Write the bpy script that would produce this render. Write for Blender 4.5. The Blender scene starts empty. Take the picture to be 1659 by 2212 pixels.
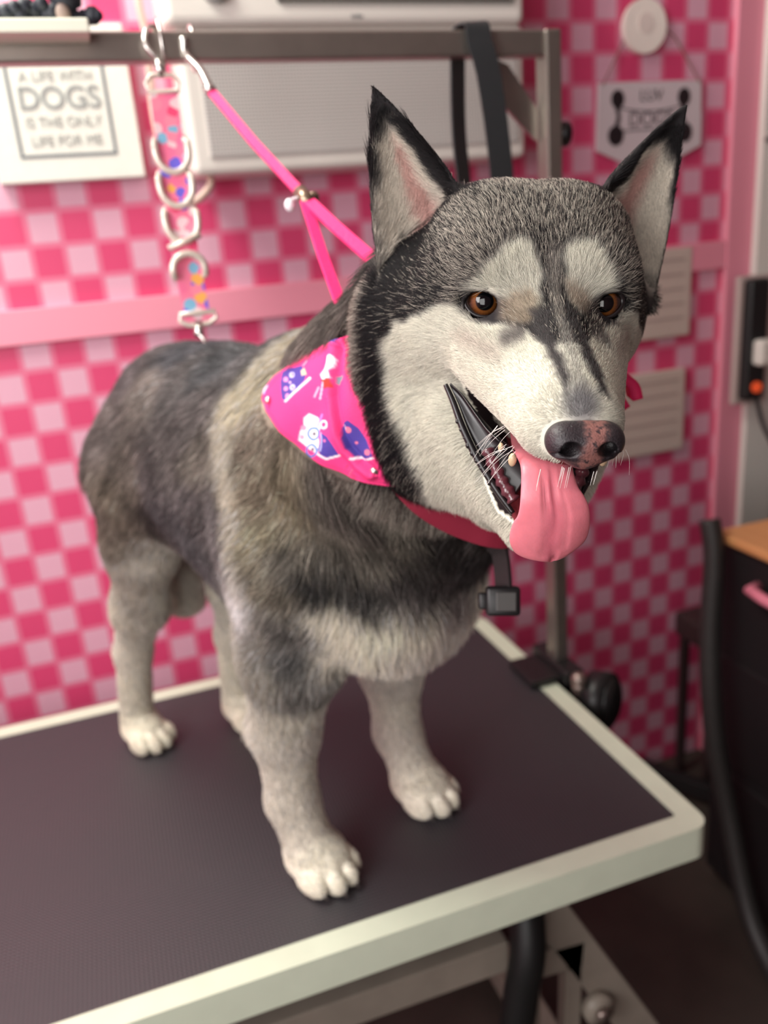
import bpy, bmesh, math, random
import numpy as np
from mathutils import Vector, Matrix

# ------------------------------------------------------------------ camera, light, exposure
FUR = True
random.seed(7)
RNG = np.random.default_rng(7)
SC = bpy.context.scene
COL = SC.collection

FPX, CX, CY = 1770.0, 829.5, 1106.0
_V = np.array([450.0, 5294.0, FPX]); _V /= np.linalg.norm(_V)
_A = np.array([5870.0, -1106.0, FPX]); _A -= _V * (_A @ _V); _A /= np.linalg.norm(_A)
_B = np.cross(_V, _A); _B /= np.linalg.norm(_B)
if _B[2] < 0: _B = -_B
CM = np.array([_A, _B, -_V])            # camera axes (right, down, forward) -> world
CAMZ = 1.37
CAM = np.array([0.0, 0.0, CAMZ])
TZ = 0.65                               # table top height
WY = 1.55                               # the checked wall

def ray(x, y): return CM @ np.array([(x - CX) / FPX, (y - CY) / FPX, 1.0])
def onY(x, y, Y): d = ray(x, y); return CAM + d * (Y / d[1])
def onZ(x, y, z): d = ray(x, y); return CAM + d * ((z - CAMZ) / d[2])
def onX(x, y, X): d = ray(x, y); return CAM + d * (X / d[0])
def onD(x, y, dep): return CAM + ray(x, y) * dep

cam = bpy.data.cameras.new('camera'); camo = bpy.data.objects.new('camera', cam); COL.objects.link(camo)
m = Matrix.Identity(4)
for i in range(3):
    m[i][0] = CM[i, 0]; m[i][1] = -CM[i, 1]; m[i][2] = -CM[i, 2]; m[i][3] = CAM[i]
camo.matrix_world = m
cam.sensor_fit = 'VERTICAL'; cam.sensor_height = 36.0; cam.lens = FPX * 36.0 / 2212.0
cam.clip_start = 0.02
cam.dof.use_dof = True; cam.dof.focus_distance = 0.485; cam.dof.aperture_fstop = 4.6
SC.camera = camo
SC.view_settings.view_transform = 'Standard'; SC.view_settings.look = 'None'
SC.view_settings.gamma = 1.0; SC.view_settings.exposure = 0.12
SC.view_settings.use_curve_mapping = False

W = bpy.data.worlds.new('world'); SC.world = W; W.use_nodes = True
W.node_tree.nodes['Background'].inputs[0].default_value = (0.85, 0.80, 0.84, 1)
W.node_tree.nodes['Background'].inputs[1].default_value = 0.35

def area(name, loc, target, size, power, col, sy=None):
    l = bpy.data.lights.new(name, 'AREA'); l.energy = power; l.color = col; l.size = size
    if sy: l.shape = 'RECTANGLE'; l.size_y = sy
    o = bpy.data.objects.new(name, l); COL.objects.link(o); o.location = loc
    o.rotation_euler = (Vector(target) - Vector(loc)).to_track_quat('-Z', 'Y').to_euler()
    return o
area('window_light', (-1.35, -0.05, 1.80), (0.1, 0.9, 1.0), 0.9, 31, (1.0, 0.98, 0.97), 1.1)
area('ceiling_light', (-0.45, 1.10, 2.50), (-0.15, 0.95, 0.65), 1.0, 31, (0.95, 1.0, 0.90), 0.5)
area('front_fill_light', (-0.62, -0.65, 1.38), (0.15, 0.8, 0.95), 0.8, 10, (1.0, 0.98, 0.96), 0.9)  # added soft fill beside the camera to brighten chest and legs, no doorway there

# ------------------------------------------------------------------ materials
MATS = {}
def mat(name, col, rough=0.5, metal=0.0, noise=0.0, scale=40, bump=0.0, spec=0.5, emit=None, coat=0.0, sss=0.0, attr=None):
    if name in MATS: return MATS[name]
    m = bpy.data.materials.new(name); m.use_nodes = True
    nt = m.node_tree; b = nt.nodes['Principled BSDF']
    b.inputs['Base Color'].default_value = (*col, 1); b.inputs['Roughness'].default_value = rough
    b.inputs['Metallic'].default_value = metal; b.inputs['Specular IOR Level'].default_value = spec
    b.inputs['Coat Weight'].default_value = coat
    if sss: b.inputs['Subsurface Weight'].default_value = sss; b.inputs['Subsurface Scale'].default_value = 0.004; b.inputs['Subsurface Radius'].default_value = (1, .35, .25)
    if emit: b.inputs['Emission Color'].default_value = (*emit[:3], 1); b.inputs['Emission Strength'].default_value = emit[3]
    src = None
    if attr:
        a = nt.nodes.new('ShaderNodeAttribute'); a.attribute_name = attr
        nt.links.new(a.outputs['Color'], b.inputs['Base Color']); src = a.outputs['Color']
    if noise or bump:
        tc = nt.nodes.new('ShaderNodeTexCoord'); n = nt.nodes.new('ShaderNodeTexNoise')
        n.inputs['Scale'].default_value = scale; n.inputs['Detail'].default_value = 4
        nt.links.new(tc.outputs['Object'], n.inputs['Vector'])
        if noise:
            mx = nt.nodes.new('ShaderNodeMix'); mx.data_type = 'RGBA'; mx.blend_type = 'MULTIPLY'
            mx.inputs[0].default_value = noise
            if src: nt.links.new(src, mx.inputs[6])
            else: mx.inputs[6].default_value = (*col, 1)
            cr = nt.nodes.new('ShaderNodeValToRGB'); cr.color_ramp.elements[0].position = .3; cr.color_ramp.elements[1].position = .7
            cr.color_ramp.elements[0].color = (.45, .45, .45, 1)
            nt.links.new(n.outputs['Fac'], cr.inputs[0]); nt.links.new(cr.outputs[0], mx.inputs[7]); nt.links.new(mx.outputs[2], b.inputs['Base Color'])
        if bump:
            bp = nt.nodes.new('ShaderNodeBump'); bp.inputs['Strength'].default_value = bump; bp.inputs['Distance'].default_value = 0.002
            nt.links.new(n.outputs['Fac'], bp.inputs['Height']); nt.links.new(bp.outputs[0], b.inputs['Normal'])
    MATS[name] = m
    return m
def srgb(r, g, b):
    return tuple(((c / 255) / 12.92 if c / 255 <= .04045 else ((c / 255 + .055) / 1.055) ** 2.4) for c in (r, g, b))

# ------------------------------------------------------------------ mesh helpers
def obj(name, bm, material, parent=None, smooth=False):
    me = bpy.data.meshes.new(name)
    if isinstance(bm, bmesh.types.BMesh): bm.normal_update(); bm.to_mesh(me); bm.free()
    else:
        me.from_pydata(*bm); me.update()
    o = bpy.data.objects.new(name, me); COL.objects.link(o)
    if material: me.materials.append(material)
    if smooth: me.polygons.foreach_set('use_smooth', [True] * len(me.polygons))
    if parent:
        o.parent = parent
        o.matrix_parent_inverse = parent.matrix_world.inverted() if parent.type != 'EMPTY' else Matrix.Translation(-Vector(parent.location))
    return o
def tag(o, label, cat, group=None):
    o['label'] = label; o['category'] = cat
    if group: o['group'] = group
    return o
def struct(o): o['kind'] = 'structure'; return o
def thing(name, label, cat, loc=(0, 0, 0), group=None):
    o = bpy.data.objects.new(name, None); COL.objects.link(o); o.location = loc; o.empty_display_size = .02
    return tag(o, label, cat, group)
def B(): return bmesh.new()
def box(bm, lo, hi, bev=0.0, rot=None, seg=2):
    lo = Vector(lo); hi = Vector(hi); c = (lo + hi) / 2; s = hi - lo
    r = bmesh.ops.create_cube(bm, size=1.0); vs = r['verts']
    for v in vs: v.co = Vector((v.co.x * s.x, v.co.y * s.y, v.co.z * s.z))
    if bev:
        es = list({e for v in vs for e in v.link_edges})
        q = bmesh.ops.bevel(bm, geom=es, offset=bev, segments=seg, affect='EDGES', profile=.5)
        vs = list({v for f in q['faces'] for v in f.verts} | {v for v in vs if v.is_valid})
    for v in vs:
        if rot is not None: v.co = rot @ v.co
        v.co += c
    return vs
def obox(bm, c, ax, half, bev=0.0, seg=2):
    """box with centre c, axes ax (3 vectors), half sizes"""
    r = bmesh.ops.create_cube(bm, size=2.0); vs = r['verts']
    for v in vs: v.co = Vector((v.co.x * half[0], v.co.y * half[1], v.co.z * half[2]))
    if bev:
        es = list({e for v in vs for e in v.link_edges})
        q = bmesh.ops.bevel(bm, geom=es, offset=bev, segments=seg, affect='EDGES', profile=.5)
        vs = list({v for f in q['faces'] for v in f.verts} | {v for v in vs if v.is_valid})
    ax = [Vector(a).normalized() for a in ax]; c = Vector(c)
    for v in vs: v.co = c + ax[0] * v.co.x + ax[1] * v.co.y + ax[2] * v.co.z
    return vs
def frame(d, up=(0, 0, 1)):
    d = Vector(d).normalized(); u = Vector(up)
    if abs(d.dot(u)) > .98: u = Vector((1, 0, 0))
    a = d.cross(u).normalized(); b = a.cross(d).normalized()
    return a, b, d
def beam(bm, p, q, w, h, bev=.002, up=(0, 0, 1)):
    p = Vector(p); q = Vector(q); a, b, d = frame(q - p, up)
    return obox(bm, (p + q) / 2, (a, b, d), (w / 2, h / 2, (q - p).length / 2), bev)
def catmull(P, n=8, closed=False):
    P = [np.array(p, float) for p in P]; out = []; N = len(P)
    rng = range(N) if closed else range(N - 1)
    for i in rng:
        if closed: p0, p1, p2, p3 = P[i - 1], P[i], P[(i + 1) % N], P[(i + 2) % N]
        else: p0, p1, p2, p3 = P[max(i - 1, 0)], P[i], P[i + 1], P[min(i + 2, N - 1)]
        for k in range(n):
            t = k / n
            out.append(.5 * ((2 * p1) + (-p0 + p2) * t + (2 * p0 - 5 * p1 + 4 * p2 - p3) * t * t + (-p0 + 3 * p1 - 3 * p2 + p3) * t ** 3))
    if not closed: out.append(P[-1])
    return out
def tube(bm, P, r, seg=12, closed=False, flat=None, up=(0, 0, 1), cap=True, twist=None):
    """sweep a circle (or flat=(half width, half thickness) ellipse-box) along P; r float or list"""
    P = [Vector(p) for p in P]; N = len(P); rings = []
    prev = None
    for i, p in enumerate(P):
        if closed: d = P[(i + 1) % N] - P[i - 1]
        else: d = P[min(i + 1, N - 1)] - P[max(i - 1, 0)]
        if prev is None: a, b, _ = frame(d, up)
        else:
            dn = d.normalized(); a = (prev - dn * prev.dot(dn)).normalized(); b = a.cross(dn).normalized()
        prev = a
        rr = r[i] if hasattr(r, '__len__') else r
        ring = []
        if flat:
            w, t = flat
            pts = [(-w, -t), (w, -t), (w, t), (-w, t)]
            ring = [bm.verts.new(p + a * x + b * y) for x, y in pts]
        else:
            for k in range(seg):
                an = 2 * math.pi * k / seg
                ring.append(bm.verts.new(p + a * math.cos(an) * rr + b * math.sin(an) * rr))
        rings.append(ring)
    S = len(rings[0]); M_ = N if closed else N - 1
    for i in range(M_):
        A_, B_ = rings[i], rings[(i + 1) % N]
        for k in range(S):
            bm.faces.new((A_[k], A_[(k + 1) % S], B_[(k + 1) % S], B_[k]))
    if not closed and cap:
        bm.faces.new(rings[0][::-1]); bm.faces.new(rings[-1])
    return rings
def cyl(bm, p, q, r, seg=24, r2=None):
    p = Vector(p); q = Vector(q); r2 = r if r2 is None else r2
    return tube(bm, [p, q], [r, r2], seg)
def ball(bm, c, r, seg=16, scale=(1, 1, 1), ax=None):
    q = bmesh.ops.create_uvsphere(bm, u_segments=seg, v_segments=seg // 2 + 2, radius=1.0)
    c = Vector(c)
    for v in q['verts']:
        x, y, z = v.co.x * r * scale[0], v.co.y * r * scale[1], v.co.z * r * scale[2]
        v.co = (c + Vector(ax[0]) * x + Vector(ax[1]) * y + Vector(ax[2]) * z) if ax is not None else c + Vector((x, y, z))
    return q['verts']
def prism(bm, pts, off):
    """closed polygon pts (3d) extruded by vector off"""
    off = Vector(off); a = [bm.verts.new(Vector(p)) for p in pts]; b = [bm.verts.new(Vector(p) + off) for p in pts]
    bm.faces.new(a); bm.faces.new(b[::-1]); n = len(a)
    for i in range(n): bm.faces.new((a[i], b[i], b[(i + 1) % n], a[(i + 1) % n]))
    bmesh.ops.recalc_face_normals(bm, faces=bm.faces)
def text(name, s, loc, size, material, parent, rotz=0.0, sx=1.0, ext=.0006, bold=0.0, align='CENTER'):
    c = bpy.data.curves.new(name, 'FONT'); c.body = s; c.size = size; c.extrude = ext; c.align_x = align; c.align_y = 'CENTER'; c.offset = bold
    o = bpy.data.objects.new(name, c); COL.objects.link(o); c.materials.append(material)
    o.location = loc; o.rotation_euler = (math.pi / 2, rotz, 0); o.scale = (sx, 1, 1)
    bpy.context.view_layer.update()
    me = bpy.data.meshes.new_from_object(o.evaluated_get(bpy.context.evaluated_depsgraph_get())); me.transform(o.matrix_world)
    bpy.data.objects.remove(o); bpy.data.curves.remove(c)
    if not me.materials: me.materials.append(material)
    o = bpy.data.objects.new(name, me); COL.objects.link(o)
    if parent: o.parent = parent; o.matrix_parent_inverse = Matrix.Translation(-Vector(parent.location))
    return o

# ------------------------------------------------------------------ the room
def wall_material():
    m = bpy.data.materials.new('checked_wallpaper'); m.use_nodes = True; nt = m.node_tree; N = nt.nodes; L = nt.links
    b = N['Principled BSDF']; b.inputs['Roughness'].default_value = .45
    tc = N.new('ShaderNodeTexCoord'); sp = N.new('ShaderNodeSeparateXYZ'); L.new(tc.outputs['Object'], sp.inputs[0])
    def math_(op, a, bb=None, c=None):
        n = N.new('ShaderNodeMath'); n.operation = op
        for i, v in enumerate((a, bb, c)):
            if v is None: continue
            if isinstance(v, (int, float)): n.inputs[i].default_value = v
            else: L.new(v, n.inputs[i])
        return n.outputs[0]
    x, z = sp.outputs['X'], sp.outputs['Z']
    seam = math_('GREATER_THAN', x, 0.62)
    ox = math_('MULTIPLY_ADD', seam, 0.891 - (-0.033), -0.033)          # the right-hand sheet starts at another column
    u = math_('DIVIDE', math_('SUBTRACT', x, math_('SUBTRACT', ox, 0.0035)), 0.0526)
    low = math_('LESS_THAN', z, 1.275)
    dz = math_('MULTIPLY_ADD', low, 0.0550 - 0.0545, 0.0545)
    z0 = math_('MULTIPLY_ADD', low, 1.1965 + 20 * .0550 - (1.7265 + 20 * .0545), 1.7265 + 20 * .0545 + .004)
    v = math_('DIVIDE', math_('SUBTRACT', z0, z), dz)
    fu, fv = math_('FRACT', u), math_('FRACT', v)
    iu, iv = math_('FLOOR', u), math_('FLOOR', v)
    par = math_('ADD', math_('ADD', iu, iv), math_('ADD', math_('MULTIPLY', math_('SUBTRACT', 1, seam), 1), math_('MULTIPLY', math_('MULTIPLY', low, seam), 1)))
    par = math_('ADD', par, math_('MULTIPLY', math_('MULTIPLY', low, math_('SUBTRACT', 1, seam)), 1))
    # thin mid-pink lines between squares
    def gap(f): return math_('MULTIPLY', math_('GREATER_THAN', f, .085), math_('LESS_THAN', f, .915))
    inside = math_('MULTIPLY', gap(fu), gap(fv))
    odd = math_('FLOORED_MODULO', par, 2)
    mx = N.new('ShaderNodeMix'); mx.data_type = 'RGBA'; L.new(odd, mx.inputs[0])
    mx.inputs[6].default_value = (*srgb(216, 68, 114), 1); mx.inputs[7].default_value = (*srgb(222, 166, 186), 1)
    m2 = N.new('ShaderNodeMix'); m2.data_type = 'RGBA'; L.new(inside, m2.inputs[0])
    m2.inputs[6].default_value = (*srgb(222, 112, 144), 1); L.new(mx.outputs[2], m2.inputs[7])
    L.new(m2.outputs[2], b.inputs['Base Color'])
    return m
pink_trim = mat('pink_painted_board', srgb(238, 150, 170), .45)
white_paint = mat('white_paint', srgb(226, 222, 214), .45)

# wall with a thickness behind it
bm = B(); box(bm, (-1.6, WY, 0), (1.385, WY + .08, 2.6)); wall_back = struct(obj('wall_back', bm, wall_material()))
bm = B(); box(bm, (1.385, WY - .03, 0), (2.2, WY + .08, 2.6)); struct(obj('wall_right', bm, white_paint))
bm = B(); box(bm, (-1.6, -1.2, -.05), (2.2, WY + .08, 0)); struct(obj('floor', bm, mat('brown_floor', srgb(66, 56, 50), .6, noise=.5, scale=12)))
bm = B(); box(bm, (-1.6, -1.2, 2.6), (2.2, WY + .08, 2.65)); struct(obj('ceiling', bm, white_paint))
bm = B(); box(bm, (-1.68, -1.2, 0), (-1.6, WY + .08, 2.6)); struct(obj('wall_left', bm, mat('pale_pink_wall', srgb(226, 190, 200), .6)))
bm = B(); box(bm, (2.2, -1.2, 0), (2.28, WY + .08, 2.6)); struct(obj('wall_side', bm, mat('dim_wall', srgb(110, 90, 92), .7)))
bm = B(); box(bm, (-1.6, -1.28, 0), (2.2, -1.2, 2.6)); struct(obj('wall_front', bm, mat('dim_wall', srgb(110, 90, 92), .7)))
bm = B(); box(bm, (-1.6, WY - .012, 1.247), (1.318, WY, 1.306), .002); struct(obj('trim_1', bm, pink_trim))
bm = B(); box(bm, (1.318, WY - .014, 0.0), (1.385, WY, 2.6), .002); struct(obj('trim_2', bm, pink_trim))
bm = B(); box(bm, (1.385, WY - .036, 1.498), (1.75, WY - .03, 1.506)); struct(obj('trim_3', bm, mat('grey_seam', srgb(130, 120, 118), .5)))

# ------------------------------------------------------------------ grooming table
frame_mat = mat('cream_powder_coat', srgb(212, 220, 198), .38, noise=.12, scale=25)
def rubber():
    m = bpy.data.materials.new('ribbed_black_rubber'); m.use_nodes = True; nt = m.node_tree; N = nt.nodes; L = nt.links
    b = N['Principled BSDF']; b.inputs['Base Color'].default_value = (*srgb(44, 40, 45), 1); b.inputs['Roughness'].default_value = .42
    b.inputs['Specular IOR Level'].default_value = .8
    tc = N.new('ShaderNodeTexCoord')
    w = N.new('ShaderNodeTexWave'); w.inputs['Scale'].default_value = 65; w.bands_direction = 'X'; L.new(tc.outputs['Object'], w.inputs[0])
    w2 = N.new('ShaderNodeTexWave'); w2.inputs['Scale'].default_value = 65; w2.bands_direction = 'Y'; L.new(tc.outputs['Object'], w2.inputs[0])
    ad = N.new('ShaderNodeMath'); ad.operation = 'MULTIPLY'; L.new(w.outputs['Fac'], ad.inputs[0]); L.new(w2.outputs['Fac'], ad.inputs[1])
    n = N.new('ShaderNodeTexNoise'); n.inputs['Scale'].default_value = 7; n.inputs['Detail'].default_value = 5; L.new(tc.outputs['Object'], n.inputs[0])
    cr = N.new('ShaderNodeMapRange'); cr.inputs[3].default_value = .46; cr.inputs[4].default_value = .62; L.new(n.outputs['Fac'], cr.inputs[0]); L.new(cr.outputs[0], b.inputs['Roughness'])
    bp = N.new('ShaderNodeBump'); bp.inputs['Strength'].default_value = .5; bp.inputs['Distance'].default_value = .0012
    L.new(ad.outputs[0], bp.inputs['Height']); L.new(bp.outputs[0], b.inputs['Normal'])
    return m
X0, X1, Y0, Y1 = -0.62, 0.606, 0.682, 1.343
table = thing('grooming_table', 'pet grooming table with black ribbed rubber top and cream metal rim', 'table', (0, 1.0, 0))
FW = 0.030
def rounded(x0, x1, y0, y1, r, n=6):
    out = []
    for cx, cy, a0 in ((x1 - r, y1 - r, 0), (x0 + r, y1 - r, 90), (x0 + r, y0 + r, 180), (x1 - r, y0 + r, 270)):
        for k in range(n + 1):
            a = math.radians(a0 + 90 * k / n); out.append((cx + r * math.cos(a), cy + r * math.sin(a)))
    return out
def ringprism(bm, outer, inner, z0, z1):
    n = len(outer); V = [[bm.verts.new((*p, z)) for p in L_] for L_ in (outer, inner) for z in (z0, z1)]
    o0, o1, i0, i1 = V
    for k in range(n):
        j = (k + 1) % n
        bm.faces.new((o0[k], o0[j], o1[j], o1[k])); bm.faces.new((i0[j], i0[k], i1[k], i1[j]))
        bm.faces.new((o1[k], o1[j], i1[j], i1[k])); bm.faces.new((o0[j], o0[k], i0[k], i0[j]))
bm = B(); ringprism(bm, rounded(X0, X1, Y0, Y1, .022), rounded(X0 + FW, X1 - FW, Y0 + FW, Y1 - FW, .004), TZ - .046, TZ)
es = [e for e in bm.edges if len(e.link_faces) == 2 and e.calc_face_angle(0) > 1.2 and abs(e.verts[0].co.z - e.verts[1].co.z) < 1e-4]
bmesh.ops.bevel(bm, geom=es, offset=.003, segments=2, affect='EDGES')
obj('rim', bm, frame_mat, table)
bm = B(); prism(bm, [(x, y, TZ - .03) for x, y in rounded(X0 + FW - .001, X1 - FW + .001, Y0 + FW - .001, Y1 - FW + .001, .012)], (0, 0, .029))
obj('rubber_top', bm, rubber(), table)
# under frame, scissor base
grey_metal = mat('grey_cream_metal', srgb(150, 140, 128), .45, noise=.3, scale=20)
bm = B()
for y in (.80, 1.22): beam(bm, (-.5, y, .57), (.5, y, .57), .04, .05)
beam(bm, (-.3, .80, .57), (-.3, 1.22, .57), .04, .04); beam(bm, (.42, .80, .57), (.42, 1.22, .57), .04, .04)
obj('under_frame', bm, grey_metal, table)
for y in (.80, 1.18):
    bm = B(); beam(bm, (.425, y, .50), (.60, y, .17), .022, .055); obj('lift_arm', bm, grey_metal, table)
    bm = B(); beam(bm, (.405, y, .41), (.395, y, .10), .022, .034); beam(bm, (.39, y, .395), (.49, y, .385), .022, .045); beam(bm, (.475, y, .39), (.465, y, .10), .022, .026); obj('lift_bracket', bm, grey_metal, table)
    bm = B(); beam(bm, (-.45, y, .445), (.37, y, .435), .03, .05); obj('cross_beam', bm, grey_metal, table)
steel_d = mat('dull_steel', srgb(150, 135, 128), .35, .8)
bm = B(); cyl(bm, (.507, .772, .285), (.507, .79, .285), .024); obj('pivot_bolt', bm, grey_metal, table, True)
bm = B(); cyl(bm, (.507, .762, .285), (.507, .772, .285), .010); obj('pivot_bolt', bm, steel_d, table, True)
bm = B()
for y in (.76, 1.24): beam(bm, (-.52, y, .055), (.56, y, .055), .05, .05)
for x in (-.45, .50): beam(bm, (x, .76, .055), (x, 1.24, .055), .05, .05)
obj('base_frame', bm, grey_metal, table)
for x in (-.45, .52):
    for y in (.76, 1.24):
        bm = B(); cyl(bm, (x, y, 0), (x, y, .03), .025); obj('foot', bm, mat('black_rubber', srgb(24, 23, 24), .6), table)

# ------------------------------------------------------------------ grooming arm on the table
steel = mat('brushed_steel', srgb(172, 165, 156), .33, .85, noise=.25, scale=18)
black_plastic = mat('black_plastic', srgb(26, 25, 26), .42)
PX_, PY_ = .633, 1.10
BZ = 1.603
arm = thing('grooming_gantry', 'overhead steel square-tube frame clamped to the table edge for tying dogs', 'grooming frame', (PX_, PY_, TZ))
bm = B(); beam(bm, (PX_ , PY_, TZ - .06), (PX_, PY_, BZ + .012), .024, .030, .003, up=(0, 1, 0)); obj('post', bm, steel, arm)
bm = B(); beam(bm, (-.70, PY_ , BZ + .012), (-.70, PY_, TZ - .06), .024, .030, .003, up=(0, 1, 0)); obj('post', bm, steel, arm)
bm = B(); beam(bm, (-.71, PY_, BZ + .000), (PX_ - .0125, PY_, BZ - .004), .026, .031, .003); obj('crossbar', bm, steel, arm)
# angled brace plate and knob near the top
bm = B()
pa, pb = onY(1085, 160, PY_), onY(1165, 285, PY_)
pts = [onY(1072, 128, 1.105), onY(1098, 140, 1.105), onY(1160, 235, 1.105), onY(1160, 305, 1.105), onY(1140, 285, 1.105), onY(1068, 205, 1.105)]
prism(bm, pts, (0, .006, 0)); obj('brace', bm, steel, arm)
k0 = onY(1190, 290, PY_)
bm = B(); prism(bm, [k0 + np.array(q) for q in ((-.004, 0, .035), (.006, 0, .022), (.012, 0, 0), (.006, 0, -.022), (-.004, 0, -.035))], (0, .016, 0)); obj('knob_bracket', bm, steel, arm)
bm = B(); cyl(bm, k0 + np.array((.008, .006, 0)), k0 + np.array((.014, .006, 0)), .006); cyl(bm, k0 + np.array((.013, .006, 0)), k0 + np.array((.028, .006, 0)), .0165, 20); obj('knob', bm, black_plastic, arm, True)
# clamp
bm = B(); beam(bm, (PX_ - .002, PY_ + .055, TZ + .012), (PX_ - .002, PY_ - .06, TZ + .012), .034, .026, .004)
box(bm, (.560, PY_ - .045, TZ + .001), (.642, PY_ + .040, TZ + .014), .003); box(bm, (.612, PY_ - .03, TZ - .075), (.65, PY_ + .03, TZ + .01), .004)
box(bm, (.575, PY_ - .03, TZ - .075), (.65, PY_ + .03, TZ - .062), .003)
obj('clamp', bm, black_plastic, arm)
kc = Vector((.668, PY_ - .085, TZ - .025))
bm = B(); ax_ = Vector((.55, -.82, .1)).normalized(); cyl(bm, kc - ax_ * .02, kc + ax_ * .012, .046, 28); cyl(bm, kc + ax_ * .012, kc + ax_ * .018, .036, 28); cyl(bm, kc - ax_ * .06, kc - ax_ * .02, .012)
obj('clamp_knob', bm, black_plastic, arm, True)
bm = B(); cyl(bm, (.628, PY_ - .075, TZ - .01), (.628, PY_ - .075, TZ + .018), .011); ball(bm, (.628, PY_ - .075, TZ + .018), .013); obj('clamp_screw', bm, mat('dull_steel', srgb(150, 135, 128), .35, .8), arm, True)
# pale sleeve on the left of the crossbar with a little black ornament on it
sl = onY(193, 75, 1.05)
bm = B(); box(bm, (-.45, 1.036, 1.6035), (sl[0] + .001, 1.0865, 1.6175), .002)
ledge = tag(obj('ledge_board', bm, mat('cream_board', srgb(240, 240, 222), .4)), 'short cream ledge board along the left end of the steel crossbar', 'shelf')
LZ = 1.6175
orn = thing('black_figurine', 'small black curly figurine standing on the cream ledge board', 'figurine', (float(onY(100, 40, 1.07)[0]), 1.065, LZ))
blk = mat('black_resin', srgb(40, 44, 54), .55, noise=.4, scale=90)
bm = B(); random.seed(3); ox_ = orn.location.x
for i in range(26):
    t = i / 25; x = ox_ - .062 + .115 * t; h = .010 + .012 * math.exp(-((t - .45) / .25) ** 2)
    ball(bm, (x, 1.065 + random.uniform(-.006, .006), LZ + h * random.uniform(.4, .9)), random.uniform(.006, .010), 8)
obj('curly_base', bm, blk, orn, True)
bm = B(); z_ = LZ
tube(bm, catmull([(ox_ + .02, 1.065, z_ + .004), (ox_ + .022, 1.065, z_ + .02), (ox_ + .026, 1.065, z_ + .045), (ox_ + .024, 1.065, z_ + .07)], 5), [.011] * 5 + [.017] * 5 + [.019] * 5 + [.012])
ball(bm, (ox_ + .018, 1.062, z_ + .085), .016, 12, (1.3, .8, .9)); obj('figure_body', bm, blk, orn, True)
bm = B(); ball(bm, (ox_ + .018, 1.055, z_ + .008), .008, 10, (1, .6, 1.3)); obj('pale_chest', bm, mat('tan_resin', srgb(150, 130, 120), .6), orn, True)

# ------------------------------------------------------------------ things on the wall
cream = mat('cream_panel', srgb(226, 222, 208), .5)
ink = mat('grey_ink', srgb(112, 116, 120), .6); pale_ink = mat('pale_grey_ink', srgb(168, 168, 164), .6)
pic = thing('picture_block', 'white canvas block on the wall with DOGS lettered inside a thin grey square', 'picture', (0, WY, 1.62))
bm = B(); box(bm, (-.113, 1.52, 1.499), (.113, WY, 1.725), .002); obj('canvas', bm, mat('white_canvas', srgb(228, 226, 216), .6, noise=.08, scale=60), pic)
bm = B(); ringprism(bm, [(-.0745, 1.535), (.0745, 1.535), (.0745, 1.686), (-.0745, 1.686)], [(-.0695, 1.540), (.0695, 1.540), (.0695, 1.681), (-.0695, 1.681)], 0, .001)
for v in bm.verts: v.co = Vector((v.co.x, 1.519 + v.co.z, v.co.y))
bmesh.ops.recalc_face_normals(bm, faces=bm.faces); obj('printed_square', bm, ink, pic)
text('lettering', 'A LIFE WITH', (0, 1.5190, 1.652), .021, pale_ink, pic, sx=.95)
text('lettering', 'DOGS', (0, 1.5190, 1.620), .046, mat('mid_grey_ink', srgb(150, 152, 150), .6), pic, sx=.98, bold=.0006)
text('lettering', 'IS THE ONLY', (0, 1.5190, 1.5865), .021, pale_ink, pic, sx=.95)
text('lettering', 'LIFE FOR ME', (0, 1.5190, 1.559), .021, pale_ink, pic, sx=.95)

unit = thing('air_conditioner', 'white wall-mounted air conditioner with perforated grey grille and dark window', 'air conditioner', (.48, WY, 1.49))
bm = B(); box(bm, (.182, 1.425, 1.488), (.772, WY, 1.70), .010, seg=3); obj('housing', bm, mat('white_plastic', srgb(226, 220, 212), .4), unit)
def perforated():
    m = bpy.data.materials.new('perforated_grey'); m.use_nodes = True; nt = m.node_tree; N = nt.nodes; L = nt.links; b = N['Principled BSDF']
    tc = N.new('ShaderNodeTexCoord'); v = N.new('ShaderNodeTexVoronoi'); v.inputs['Scale'].default_value = 190; v.inputs['Randomness'].default_value = 0
    L.new(tc.outputs['Object'], v.inputs['Vector']); cr = N.new('ShaderNodeValToRGB'); cr.color_ramp.elements[0].position = .22; cr.color_ramp.elements[1].position = .34
    cr.color_ramp.elements[0].color = (*srgb(128, 122, 120), 1); cr.color_ramp.elements[1].color = (*srgb(196, 190, 186), 1)
    L.new(v.outputs['Distance'], cr.inputs[0]); L.new(cr.outputs[0], b.inputs['Base Color']); b.inputs['Roughness'].default_value = .5
    return m
bm = B(); box(bm, (.210, 1.421, 1.512), (.757, 1.426, 1.685), .002); obj('grille', bm, perforated(), unit)
bm = B(); box(bm, (.168, 1.405, 1.695), (.765, WY, 1.93), .012, seg=3); obj('upper_housing', bm, mat('white_plastic', srgb(226, 220, 212), .4), unit)
bm = B(); box(bm, (.340, 1.4035, 1.722), (.745, 1.407, 1.88), .006); obj('dark_window', bm, mat('smoked_glass', srgb(88, 84, 80), .25), unit)
text('logo', 'midea', (.467, 1.4048, 1.7065), .0085, ink, unit)
bm = B(); cyl(bm, (.245, 1.392, 1.742), (.245, 1.407, 1.742), .020, 24); obj('dial', bm, mat('grey_dial', srgb(176, 176, 172), .4), unit, True)

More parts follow.
